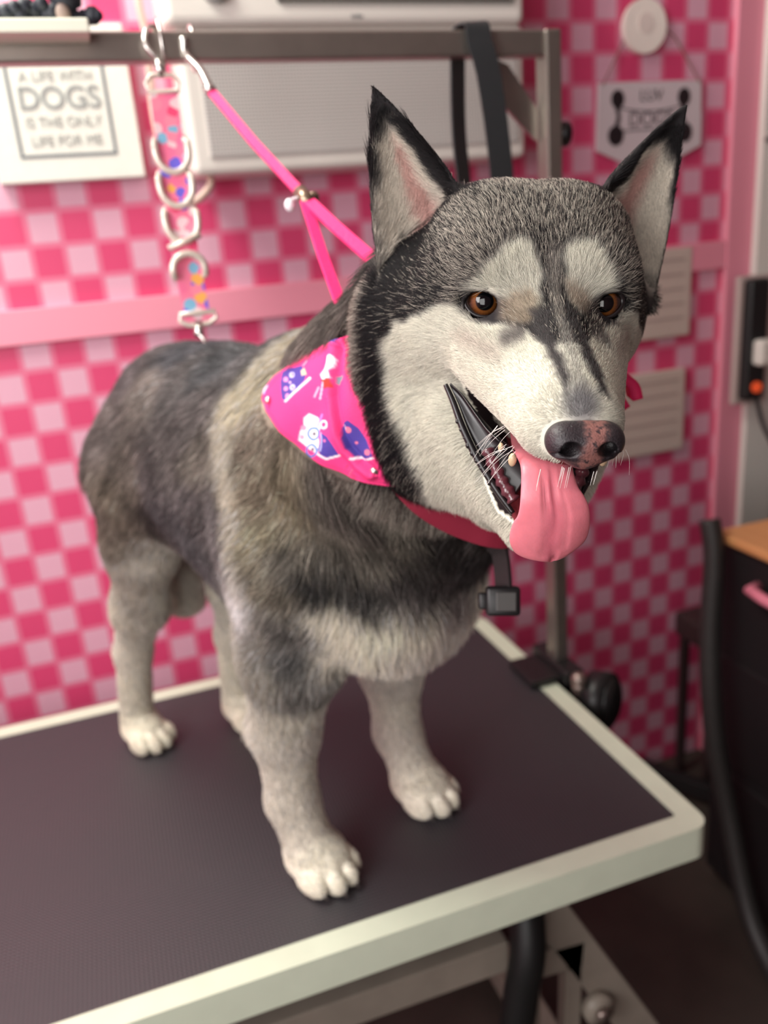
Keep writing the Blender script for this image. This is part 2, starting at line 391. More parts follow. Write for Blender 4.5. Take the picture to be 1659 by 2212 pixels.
sign = thing('hanging_sign', 'white pennant-shaped sign with a black bone and hand lettering hung on twine', 'sign', (1.114, WY, 1.62))
sw = mat('white_sign_board', srgb(214, 200, 204), .5)
bm = B(); prism(bm, [(.996, 1.538, 1.622), (1.236, 1.538, 1.622), (1.240, 1.538, 1.500), (1.114, 1.538, 1.450), (.992, 1.538, 1.500)], (0, .008, 0)); obj('board', bm, sw, sign)
bk = mat('black_print', srgb(36, 26, 30), .5)
def disc2(bm, x, z, rx, rz, y=1.5375, dy=.0008):
    prism(bm, [(x + rx * math.cos(a), y, z + rz * math.sin(a)) for a in [2 * math.pi * k / 20 for k in range(20)]], (0, -dy, 0))
for sx in (-1, 1):
    bm = B(); disc2(bm, 1.116 + sx * .078, 1.592, .015, .017); obj('bone_end', bm, bk, sign)
    bm = B(); disc2(bm, 1.116 + sx * .082, 1.526, .018, .019, y=1.5374); obj('bone_end', bm, bk, sign)
bm = B()
for sx in (-1, 1): prism(bm, [(1.116 + sx * .085, 1.5376, 1.58), (1.116 + sx * .074, 1.5376, 1.58), (1.116 + sx * .071, 1.5376, 1.555), (1.116 + sx * .078, 1.5376, 1.535), (1.116 + sx * .088, 1.5376, 1.535), (1.116 + sx * .079, 1.5376, 1.56)], (0, -.0006, 0))
for zz, bend in ((1.576, -.008), (1.533, .002)):
    P_ = [(1.116 + .072 * t, 1.5372, zz + bend * (1 - t * t)) for t in [k / 8 - 1 for k in range(17)]]
    tube(bm, P_, .0012, 6)
obj('bone_outline', bm, bk, sign)
text('lettering', 'LUV', (1.116, 1.5372, 1.596), .030, bk, sign, bold=-.0004)
text('lettering', 'DOGS', (1.116, 1.5372, 1.553), .038, mat('grey_print', srgb(110, 98, 102), .5), sign)
tw = mat('brown_twine', srgb(140, 104, 88), .8)
bm = B(); tube(bm, [(1.002, 1.536, 1.617), (1.05, 1.541, 1.69), (1.094, 1.541, 1.755), (1.17, 1.541, 1.70), (1.23, 1.536, 1.617)], .0013, 6); obj('twine', bm, tw, sign)
disc = thing('round_tag', 'small round white sign leaning over the twine above the bone sign', 'sign', (1.096, WY, 1.72))
bm = B(); cyl(bm, (1.096, 1.532, 1.7185), (1.096, 1.544, 1.7185), .048, 36); obj('face', bm, mat('white_glossy_disc', srgb(248, 236, 226), .3), disc)
bm = B(); cyl(bm, (1.096, 1.5305, 1.723), (1.096, 1.5325, 1.723), .018, 20); obj('pale_print', bm, mat('faint_print', srgb(232, 216, 208), .5), disc)

paper_m = mat('framed_paper', srgb(206, 188, 178), .5); faint = mat('faint_lines', srgb(176, 156, 150), .6)
def certificate(z0, z1, x0, x1, label, n):
    t = thing('certificate', label, 'certificate', (x0, WY, z0), 'pale framed sheets on the checked wall')
    bm = B(); box(bm, (x0, 1.536, z0), (x1, WY, z1), .004); obj('sheet', bm, paper_m, t)
    bm = B()
    for k in range(n):
        z = z1 - .022 - k * (z1 - z0 - .035) / n
        box(bm, (x0 + .012, 1.5352, z - .005), (x1 - .02, 1.5364, z))
    obj('printed_lines', bm, faint, t)
certificate(1.112, 1.300, 1.02, 1.229, 'upper pale sheet on the checked wall right behind the dog head', 5)
certificate(.852, 1.040, 1.025, 1.222, 'lower pale sheet on the checked wall, level with the dog nose', 5)

strip = thing('power_strip', 'black power strip with orange light and white plug on the white side panel', 'power strip', (1.36, 1.5, .95))
bm = B(); box(bm, (1.338, 1.478, .955), (1.394, 1.52, 1.222), .010, seg=3); obj('body', bm, black_plastic, strip)
bm = B(); box(bm, (1.325, 1.50, .945), (1.42, 1.515, 1.228), .004); obj('back_plate', bm, mat('pale_plate', srgb(190, 170, 165), .5), strip)
bm = B(); box(bm, (1.352, 1.452, 1.035), (1.395, 1.482, 1.092), .008, seg=3); obj('white_plug', bm, mat('white_plastic', srgb(226, 220, 212), .4), strip)
bm = B(); cyl(bm, (1.366, 1.472, .985), (1.366, 1.480, .985), .012, 20)
obj('orange_light', bm, mat('orange_lamp', (.6, .06, .02), .3, emit=(1, .12, .03, .35)), strip)
bm = B(); tube(bm, catmull([(1.38, 1.49, .96), (1.385, 1.47, .90), (1.40, 1.45, .85), (1.43, 1.46, .80), (1.46, 1.50, .60), (1.47, 1.5, .35)], 6), .005, 8); obj('cord', bm, black_plastic, strip, True)

# ------------------------------------------------------------------ cart and clutter on the right
cart = thing('salon_cart', 'black storage cart with a light wooden top at the right edge', 'cart', (1.03, 1.0, 0))
wood = bpy.data.materials.new('light_wood'); wood.use_nodes = True
_b = wood.node_tree.nodes['Principled BSDF']; _n = wood.node_tree.nodes.new('ShaderNodeTexNoise'); _n.inputs['Scale'].default_value = 6
_c = wood.node_tree.nodes.new('ShaderNodeTexCoord'); _mp = wood.node_tree.nodes.new('ShaderNodeMapping'); _mp.inputs['Scale'].default_value = (14, 1, 1)
_r = wood.node_tree.nodes.new('ShaderNodeValToRGB'); _r.color_ramp.elements[0].color = (*srgb(196, 132, 84), 1); _r.color_ramp.elements[1].color = (*srgb(222, 162, 108), 1)
wood.node_tree.links.new(_c.outputs['Object'], _mp.inputs[0]); wood.node_tree.links.new(_mp.outputs[0], _n.inputs[0]); wood.node_tree.links.new(_n.outputs[0], _r.inputs[0]); wood.node_tree.links.new(_r.outputs[0], _b.inputs['Base Color']); _b.inputs['Roughness'].default_value = .45
bm = B(); box(bm, (1.018, .70, .782), (1.50, 1.185, .80), .005); obj('wooden_top', bm, wood, cart)
cart_m = mat('black_cart', srgb(20, 16, 18), .6)
bm = B(); box(bm, (1.03, .71, .03), (1.48, 1.175, .782), .006); obj('cabinet', bm, cart_m, cart)
for z in (.30, .55):
    bm = B(); box(bm, (1.026, .72, z - .22), (1.032, 1.165, z), .002); obj('drawer', bm, mat('black_drawer', srgb(26, 21, 23), .5), cart)
bm = B(); tube(bm, [(1.028, 1.075, .725), (1.004, 1.07, .725), (1.0, 1.03, .723), (1.004, .90, .718), (1.028, .895, .718)], .010, 12); obj('pink_handle', bm, mat('pink_plastic', srgb(222, 130, 150), .35), cart, True)
tag(obj('black_canister', (lambda b: (tube(b, [(1.45, 1.34, 0), (1.45, 1.34, .78), (1.45, 1.34, .85)], [.09, .09, .06], 24), b)[1])(B()), cart_m, None, True), 'dark rounded canister standing behind the wooden-topped cart', 'canister')
hose_m = mat('dark_hose', srgb(46, 43, 42), .5, noise=.3, scale=60)
bm = B(); P_ = [(.995, 1.17, .83), (.992, 1.15, .76), (.975, 1.13, .60), (.97, 1.10, .42), (.975, 1.05, .25), (.965, .97, .09), (.95, .86, .025), (.90, .70, .022), (.86, .5, .022)]
tube(bm, catmull(P_, 8), .019, 14); tag(obj('dryer_hose', bm, hose_m, None, True), 'dark flexible dryer hose hanging beside the black cart to the floor', 'hose')
stool = thing('step_stool', 'dark folding step stool by the checked wall with a pale pink edge strip', 'step stool', (1.25, 1.45, 0))
bm = B(); box(bm, (1.185, 1.36, .40), (1.34, 1.50, .46), .008)
for x in (1.20, 1.32):
    for y in (1.38, 1.48): box(bm, (x, y, 0), (x + .018, y + .018, .40), .002)
obj('seat_and_legs', bm, mat('dark_brown_plastic', srgb(52, 38, 38), .5), stool)
bm = B(); box(bm, (1.176, 1.355, .24), (1.187, 1.375, .40), .002); obj('pink_edge', bm, mat('pink_plastic', srgb(222, 130, 150), .35), stool)
bm = B(); beam(bm, (1.10, 1.50, .04), (1.22, 1.30, .04), .03, .04); obj('floor_rail', bm, cart_m, stool)
bm = B(); tube(bm, catmull([(.42, .85, .60), (.39, .765, .48), (.372, .755, .40), (.358, .755, .29), (.35, .74, .15), (.33, .62, .03)], 8), .024, 12)
tag(obj('black_hose', bm, mat('black_hose', srgb(14, 15, 15), .5), None, True), 'thick black hose hanging under the near side of the grooming table', 'hose')

# ------------------------------------------------------------------ leads and straps hanging from the arm
pink = mat('hot_pink_webbing', srgb(255, 52, 128), .5, noise=.15, scale=300, bump=.3)
chrome = mat('chrome', srgb(216, 212, 206), .22, .9)
lead = thing('pink_grooming_loop', 'hot pink nylon grooming loop running from the steel crossbar to the dog neck', 'leash', (.28, PY_, BZ - .02))
c0, c1 = onY(402, 118, 1.085), onY(455, 196, 1.055)
bm = B(); tube(bm, catmull([c0 + np.array((.0, .0, .018)), c0, (c0 + c1) / 2 + np.array((.003, 0, .002)), c1], 5), .0048, 10); cyl(bm, c1 - (c1 - c0) * .12, c1 + (c1 - c0) * .05, .0068)
tube(bm, [c0 + np.array((.012, .03 + .0 * k, .0)) + np.array((0, -.024 * math.cos(a), .024 * math.sin(a) + .012)) for k, a in enumerate([2 * math.pi * i / 16 for i in range(16)])], .002, 6, closed=True)
obj('snap_hook', bm, chrome, lead, True)
ringp = onD(655, 423, .80)
bm = B(); tube(bm, [c1, c1 + (ringp - c1) * .5 + np.array((0, 0, -.003)), ringp], .1, flat=(.0050, .0016), up=(0, 1, 0)); obj('strap', bm, pink, lead)
bm = B(); tube(bm, [ringp - (ringp - c1) * .03, ringp + (ringp - c1) * .06], .0075, 12)
ball(bm, ringp + np.array((.010, 0, -.002)), .006); obj('slide_lock', bm, mat('bronze_steel', srgb(150, 130, 112), .3, .8), lead, True)
bm = B(); q_ = onD(626, 443, .79); ball(bm, q_, .0052, 14, (1, 1, 1.2)); cyl(bm, q_ + np.array((0, 0, .004)), ringp, .0016); obj('white_bead', bm, mat('white_bead', srgb(244, 238, 244), .3), lead, True)
LOOPA = [ringp, onD(722, 487, .745), onD(796, 552, .70), onD(850, 600, .69)]
LOOPB = [ringp, onD(700, 560, .73), onD(752, 700, .665)]
bm = B(); tube(bm, LOOPA, .1, flat=(.0058, .0016), up=(0, 1, 0)); obj('loop_side', bm, pink, lead)
bm = B(); tube(bm, LOOPB, .1, flat=(.0048, .0016), up=(0, 1, 0)); obj('loop_side', bm, pink, lead)

# black strap slung over the crossbar
bsm = mat('black_webbing', srgb(44, 46, 48), .6, noise=.2, scale=200)
b1, b2 = onY(1040, 60, 1.08), onY(1000, 130, 1.125)
bm = B(); xs = b1[0] - .004
P_ = [(xs + .028, 1.076, 1.20), (xs + .025, 1.076, 1.42), (xs + .012, 1.077, 1.55), (xs, 1.079, 1.600), (xs - .001, 1.085, 1.6215), (xs - .006, 1.115, 1.6215), (xs - .012, 1.120, 1.60), (xs - .014, 1.125, 1.50), (xs - .008, 1.125, 1.40), (xs - .004, 1.125, 1.20)]
tube(bm, catmull(P_, 6), .1, flat=(.0170, .0012), up=(0, 1, 0))
tag(obj('black_strap', bm, bsm, None), 'wide black webbing strap slung over the steel crossbar behind the dog ears', 'strap')

# beige cord with hook behind the patterned strap
bm = B(); P_ = [onY(300, -60, 1.49), onY(300, 10, 1.49), onY(318, 90, 1.49), onY(330, 230, 1.49), onY(352, 330, 1.47), onY(385, 420, 1.45), onY(420, 435, 1.44), onY(452, 405, 1.44), onY(455, 385, 1.45)]
tube(bm, catmull(P_, 6), .0062, 10); tag(obj('beige_cord', bm, mat('beige_rubber', srgb(206, 176, 162), .5), None, True), 'beige cord hanging down the wall and curling into a hook behind the patterned strap', 'cord')

# patterned D-ring strap
def floral():
    m = bpy.data.materials.new('pink_floral_webbing'); m.use_nodes = True; nt = m.node_tree; N = nt.nodes; L = nt.links; b = N['Principled BSDF']; b.inputs['Roughness'].default_value = .55
    tc = N.new('ShaderNodeTexCoord'); v = N.new('ShaderNodeTexVoronoi'); v.inputs['Scale'].default_value = 74; L.new(tc.outputs['Object'], v.inputs['Vector'])
    sp = N.new('ShaderNodeSeparateColor'); L.new(v.outputs['Color'], sp.inputs[0])
    cr = N.new('ShaderNodeValToRGB'); cr.color_ramp.interpolation = 'CONSTANT'; e = cr.color_ramp.elements
    e[0].position = 0; e[0].color = (*srgb(250, 120, 160), 1); e[1].position = .30; e[1].color = (*srgb(236, 205, 210), 1)
    for p, c in ((.45, (110, 100, 214)), (.60, (252, 140, 165)), (.70, (130, 185, 214)), (.82, (250, 180, 90)), (.92, (238, 74, 120))):
        q = e.new(p); q.color = (*srgb(*c), 1)
    L.new(sp.outputs[0], cr.inputs[0]); cr2 = N.new('ShaderNodeMath'); cr2.operation = 'LESS_THAN'; cr2.inputs[1].default_value = .58; L.new(v.outputs['Distance'], cr2.inputs[0])
    mx = N.new('ShaderNodeMix'); mx.data_type = 'RGBA'; mx.inputs[6].default_value = (*srgb(252, 128, 160), 1); L.new(cr2.outputs[0], mx.inputs[0]); L.new(cr.outputs[0], mx.inputs[7]); L.new(mx.outputs[2], b.inputs['Base Color'])
    return m
fl = floral(); nickel = mat('pale_nickel', srgb(238, 226, 212), .30, .35)
st = thing('patterned_strap', 'pink flowered strap with D-rings hanging from the crossbar to the dog back', 'strap', (.22, PY_, BZ - .02))
S0, S1 = onY(352, 190, 1.075), onY(428, 690, 1.045)
def SP(py, off=0.0):
    t = (py - 190) / 500.0; p = S0 + (S1 - S0) * t; 
    x = {190: 352, 300: 366, 400: 378, 480: 392, 560: 402, 640: 418, 690: 428}
    ks = sorted(x); xx = float(np.interp(py, ks, [x[k] for k in ks])); q = onY(xx, py, 1.075 - .03 * t); q[1] += off; return q
bm = B(); tube(bm, [SP(y) for y in range(195, 700, 15)], .1, flat=(.0155, .0015), up=(0, 1, 0)); obj('webbing', bm, fl, st)
def dring(c, w=.0190, h=.022, r=.0042, flip=1, st_=.016):
    c = Vector(c); P_ = [c + Vector((w * q_, .0045, 0)) for q_ in (-.85, -.3, .3, .85)] + [c + Vector((w, -.007, -flip * st_ * .4))]
    P_ += [c + Vector((w * math.cos(a), -.007, -flip * (h * math.sin(a) + st_))) for a in [math.pi * k / 10 for k in range(11)]] + [c + Vector((-w, -.007, -flip * st_ * .4))]
    bm = B(); tube(bm, P_, r, 8, closed=True); return bm
for py in (298, 372, 450): obj('d_ring', dring(SP(py)), nickel, st, True)
obj('d_ring', dring(SP(600), w=.0190, h=.018, flip=-1, st_=.010), nickel, st, True)
bm = B(); c = Vector(SP(522)); tube(bm, [c + Vector((-.02, -.006, -.006)), c + Vector((.02, -.006, .006))], .0034, 8); obj('slide_bar', bm, nickel, st, True)
bm = B(); c = Vector(SP(192)); tube(bm, [c + Vector(q) for q in ((-.017, -.002, -.003), (.017, -.002, -.003), (.019, -.002, .006), (.012, -.002, .014), (-.012, -.002, .014), (-.019, -.002, .006))], .0026, 8, closed=True); obj('rectangle_ring', bm, nickel, st, True)
bm = B(); tube(bm, [c + Vector((0, 0, .012)), c + Vector((0, 0, .030))], .0055, 10); tube(bm, catmull([c + Vector((0, 0, .03)), c + Vector((-.012, 0, .045)), c + Vector((-.008, .01, .062)), c + Vector((0, .025, .070)), c + Vector((.008, .03, .06))], 5), .0032, 8); obj('snap_hook', bm, chrome, st, True)
bm = B(); c = Vector(SP(690)); tube(bm, [c + Vector(q) for q in ((-.021, -.002, .008), (.021, -.002, .008), (.022, -.002, .0), (.012, -.002, -.006), (-.012, -.002, -.006), (-.022, -.002, .0))], .003, 8, closed=True); obj('rectangle_ring', bm, nickel, st, True)
E0 = Vector(onY(432, 768, 1.02))
bm = B(); tube(bm, [c + Vector((0, 0, -.004)), c + (E0 - c) * .45], .0058, 10); tube(bm, catmull([c + (E0 - c) * .4, c + (E0 - c) * .6 + Vector((.006, 0, 0)), c + (E0 - c) * .9 + Vector((.006, 0, 0)), E0, c + (E0 - c) * .8 + Vector((-.006, 0, 0))], 5), .0030, 8); obj('snap_hook', bm, chrome, st, True)
bm = B(); tube(bm, [SP(120) + np.array((0, .02, 0)) + np.array((.0, .028 * math.cos(a), .03 * math.sin(a) + .012)) for a in [2 * math.pi * k / 16 for k in range(16)]], .0022, 6, closed=True); obj('hanger_ring', bm, chrome, st, True)

# ------------------------------------------------------------------ the dog: one continuous surface grown from a smooth distance field
H_ = np.array([.465, -.885, 0.0]); H_ /= np.linalg.norm(H_); L_ = np.array([-H_[1], H_[0], 0.0])
DO = np.array([.218, .83, TZ])
DB = np.array([H_, L_, [0, 0, 1.0]])           # rows: body axes (forward, towards its left, up)
def D(s, t, z): return DO + H_ * s + L_ * t + np.array([0, 0, z])
HR = np.array([[-0.95836, -0.28191, 0.04562], [0.26979, -0.94612, -0.17908], [0.09365, -0.15932, 0.98278]])
HP = np.array([.269, .480, CAMZ - .047])       # point between the eyes
def Hd(x, y, z): return HP + HR @ np.array([x, y, z])     # x: dog's right, y: forward, z: up

PR = []   # (kind, data, k, group)
def ell(c, r, k, frame_='b', g='body', rot=None):
    ax = DB if frame_ == 'b' else HR.T
    if rot is not None: ax = rot @ ax
    c = D(*c) if frame_ == 'b' else Hd(*c)
    PR.append(('e', c, ax, np.array(r), k, g))
def cap(a, b, ra, rb, k, g='body', fa='b', fb='b', sq=None):
    a = D(*a) if fa == 'b' else Hd(*a); b = D(*b) if fb == 'b' else Hd(*b)
    PR.append(('c', a, b, ra, rb, k, g))
# trunk
ell((-.06, 0, .440), (.165, .122, .165), .03)
ell((-.19, 0, .475), (.16, .112, .138), .04)
ell((-.300, .008, .480), (.118, .096, .126), .05)
ell((.065, .0, .405), (.085, .105, .120), .05)
ell((.00, -.0, .548), (.11, .072, .072), .05)
cap((.02, -.01, .515), (.15, -.045, .575), .112, .098, .05)
cap((.15, -.045, .575), (.018, -.115, -.045), .098, .078, .03, fb='h')
cap((.115, .005, .490), (.010, -.092, -.100), .088, .064, .03, fb='h')
# front legs (dog's right is -t)
for sg, s0, s1 in ((-1, -.052, -.036), (1, -.045, -.026)):
    cap((.008, sg * .084, .42), (-.012, sg * .086, .31), .066, .050, .045)
    cap((-.012, sg * .086, .31), (s0 + .006, sg * .088, .19), .048, .037, .03)
    cap((s0 + .006, sg * .088, .19), (s0 + .004, sg * .090, .095), .036, .029, .02)
    cap((s0 + .004, sg * .090, .095), (s1 + .010, sg * .090, .038), .029, .029, .015)
    ell((s1 + .022, sg * .089, .026), (.040, .036, .026), .015)
    for j, (dt, ds) in enumerate(((-.027, .038), (-.0095, .052), (.0095, .052), (.027, .038))):
        ell((s1 + ds, sg * .089 + dt, .0165), (.024, .0112, .0165), .004)
# hind legs
for sg, fs in ((-1, -.452), (1, -.368)):
    ds = fs + .452
    cap((-.325, .006 + sg * .052, .45), (-.358 + ds * .4, .006 + sg * .064, .345), .078, .040, .05)
    cap((-.358 + ds * .4, .006 + sg * .064, .345), (-.388 + ds * .6, .004 + sg * .065, .255), .039, .030, .05)
    cap((-.388 + ds * .6, .004 + sg * .065, .255), (fs + .006, .004 + sg * .063, .155), .031, .0255, .04)
    cap((fs + .006, .004 + sg * .063, .155), (fs - .006, sg * .067, .05), .0255, .0245, .015)
    ell((fs + .005, sg * .067, .024), (.040, .031, .024), .015)
    for dt, dd in ((-.024, .030), (-.0085, .042), (.0085, .042), (.024, .030)):
        ell((fs + dd, sg * .067 + dt, .0155), (.022, .0102, .0155), .004)
# tail, hanging behind
cap((-.39, .01, .52), (-.44, .02, .42), .034, .036, .04)
cap((-.44, .02, .42), (-.440, .030, .30), .034, .036, .03)
cap((-.440, .030, .30), (-.425, .032, .215), .036, .028, .02)
# head
ell((0, -.052, .003), (.070, .070, .062), .03, 'h', 'head')
for sx in (-1, 1): ell((sx * .030, -.052, .022), (.036, .040, .040), .02, 'h', 'head')
for sx in (-1, 1):
    ell((sx * .030, -.014, .015), (.030, .026, .022), .018, 'h', 'head')
    ell((sx * (.047 if sx > 0 else .041), -.050, -.026), (.040, .046, .043), .025, 'h', 'head')
    if sx > 0:
        ell((.073, -.085, -.044), (.044, .042, .066), .028, 'h', 'head'); ell((.045, -.062, -.100), (.034, .040, .055), .028, 'h', 'head')
    else:      # far side, turned away and flatter
        ell((-.056, -.085, -.028), (.038, .042, .050), .028, 'h', 'head'); ell((-.026, -.062, -.085), (.034, .040, .045), .028, 'h', 'head')
    cap((sx * .030, -.015, -.026), (sx * .012, .090, -.047), .032, .019, .012, 'head', 'h', 'h')
cap((0, -.005, -.006), (0, .085, -.035), .026, .0180, .016, 'head', 'h', 'h')
ell((0, .096, -.052), (.019, .019, .016), .012, 'h', 'head')
ell((.010, -.060, -.105), (.050, .050, .052), .03, 'h', 'head')
cap((.044, -.058, -.110), (.012, .005, -.128), .044, .030, .025, 'head', 'h', 'h'); cap((-.022, -.058, -.100), (-.010, .005, -.122), .036, .028, .025, 'head', 'h', 'h')
JAW = [('c', Hd(s_ * .036, -.020, -.088), Hd(s_ * .009, .050, -.138), .030, .0125, .014, 'head') for s_ in (-1, 1)] + [('c', Hd(0, -.025, -.112), Hd(0, .052, -.143), .036, .012, .012, 'head')]
# ears: thin cupped triangular shells
def ear_frame(sx):
    T = np.array([sx * .107, -.085, .120]); Bm = np.array([sx * .040, -.055, .048]); Bl = np.array([sx * .098, -.072, .002])
    if sx < 0: T = np.array([-.105, -.083, .114])
    mid = (Bm + Bl) / 2; v = T - mid; Ln = np.linalg.norm(v); v /= Ln
    n = np.array([sx * .28, .95, .05]); n -= v * (n @ v); n /= np.linalg.norm(n)
    u = np.cross(v, n); 
    if u[0] * sx < 0: u = -u
    return mid, u, v, n, Ln, abs((Bl - Bm) @ u) / 2
EARS = [ear_frame(1), ear_frame(-1)]
def ear_sdf(Pl, E_):
    mid, u, v, n, Ln, Wd = E_
    q = Pl - mid; a = q @ u; b = q @ v; w = q @ n
    bb = np.clip(b / Ln, -.35, 1.0)
    half = Wd * np.clip(1 - bb, 0.0, 1.35) ** .80 * (1 + .12 * np.sin(np.clip(bb, 0, 1) * math.pi)) + .0008
    sh = .004 * bb * 0
    r = (a - sh) / np.maximum(half, .002)
    cup = -.024 * np.clip(1 - bb, 0, 1) ** .7 * np.clip(1 - r * r, 0, 1) - .004 * np.sin(np.clip(bb, 0, 1) * math.pi)
    thick = .0042 - .0016 * np.clip(bb, 0, 1)
    d1 = np.abs(w - cup) * .82 - thick
    d2 = (np.abs(a - sh) - half) * .80
    d3 = b - Ln
    d4 = -b - .30 * Ln
    m = np.maximum(np.maximum(d1, d2), np.maximum(d3, d4))
    k = .004; h = np.clip(.5 - .5 * (d2 - d1) / k, 0, 1); sm = d2 * (1 - h) + d1 * h + k * h * (1 - h)
    return np.maximum(sm, np.maximum(d3, d4)), a, bb, w, r, cup
def smin(a, b, k):
    h = np.clip(.5 + .5 * (b - a) / k, 0, 1)
    return b * (1 - h) + a * h - k * h * (1 - h)
def smax(a, b, k): return -smin(-a, -b, k)
def prim(p, P):
    if p[0] == 'e':
        q = (P - p[1]) @ p[2].T; r = p[3]
        k0 = np.sqrt(((q / r) ** 2).sum(1)); k1 = np.sqrt(((q / (r * r)) ** 2).sum(1))
        return k0 * (k0 - 1) / np.maximum(k1, 1e-6)
    a, b, ra, rb = p[1:5]; ba = b - a; pa = P - a
    h = np.clip((pa @ ba) / (ba @ ba), 0, 1)
    return np.linalg.norm(pa - h[:, None] * ba, axis=1) - (ra + (rb - ra) * h)
def bound(p):
    if p[0] == 'e': R_ = p[3].max(); return p[1] - R_, p[1] + R_
    R_ = max(p[3], p[4]); return np.minimum(p[1], p[2]) - R_, np.maximum(p[1], p[2]) + R_
MARG = .075
UPY, UPZ = [-.01, .01, .03, .05, .08, .12], [-.0495, -.0540, -.0640, -.0710, -.0745, -.0762]
def wedge(Pl):
    """mouth opening in head space (negative inside)"""
    x, y, z = Pl.T
    up = z - np.interp(y, UPY, UPZ)
    lo = ((-.0535 - 1.30 * (y - .009)) - z) / 1.64
    return np.maximum(np.maximum(up, lo), np.maximum(-(y + .004), np.abs(x) - .09))
def sdf(P, groups=('body', 'head'), detail=True):
    d = np.full(len(P), .5)
    def add(p):
        lo, hi = bound(p); mk = ((P > lo - MARG) & (P < hi + MARG)).all(1)
        if not mk.any(): return
        d[mk] = smin(d[mk], prim(p, P[mk]), p[-2])
    for p in PR:
        if p[-1] in groups: add(p)
    if 'head' in groups:
        c0_ = HP; mk = (np.abs(P - c0_) < .26).all(1)
        if mk.any():
            Q = P[mk]; Pl = (Q - HP) @ HR; dd = d[mk]
            # upper head without jaw: cut the opening, then add the jaw
            wd = wedge(Pl); dd = smax(dd, -wd, .006)
            for J_ in JAW: j = smax(prim(J_, Q), -wd, .004); dd = smin(dd, j, J_[-2])
            for E_ in EARS:
                de = ear_sdf(Pl, E_)[0]; dd = smin(dd, de, .010)
            for sx in (-1, 1):      # eye sockets
                e = np.linalg.norm((Pl - np.array([sx * .038, .004, -.001])) * np.array([1, 1, 1.12]), axis=1) - .0118
                dd = smax(dd, -e, .004)
            # stop (dip) between the eyes
            d[mk] = dd
    return d
def grad(P, e=.0006):
    g = np.empty_like(P)
    for i in range(3):
        o_ = np.zeros(3); o_[i] = e; g[:, i] = sdf(P + o_) - sdf(P - o_)
    n = np.linalg.norm(g, axis=1, keepdims=True); return g / np.maximum(n, 1e-9)

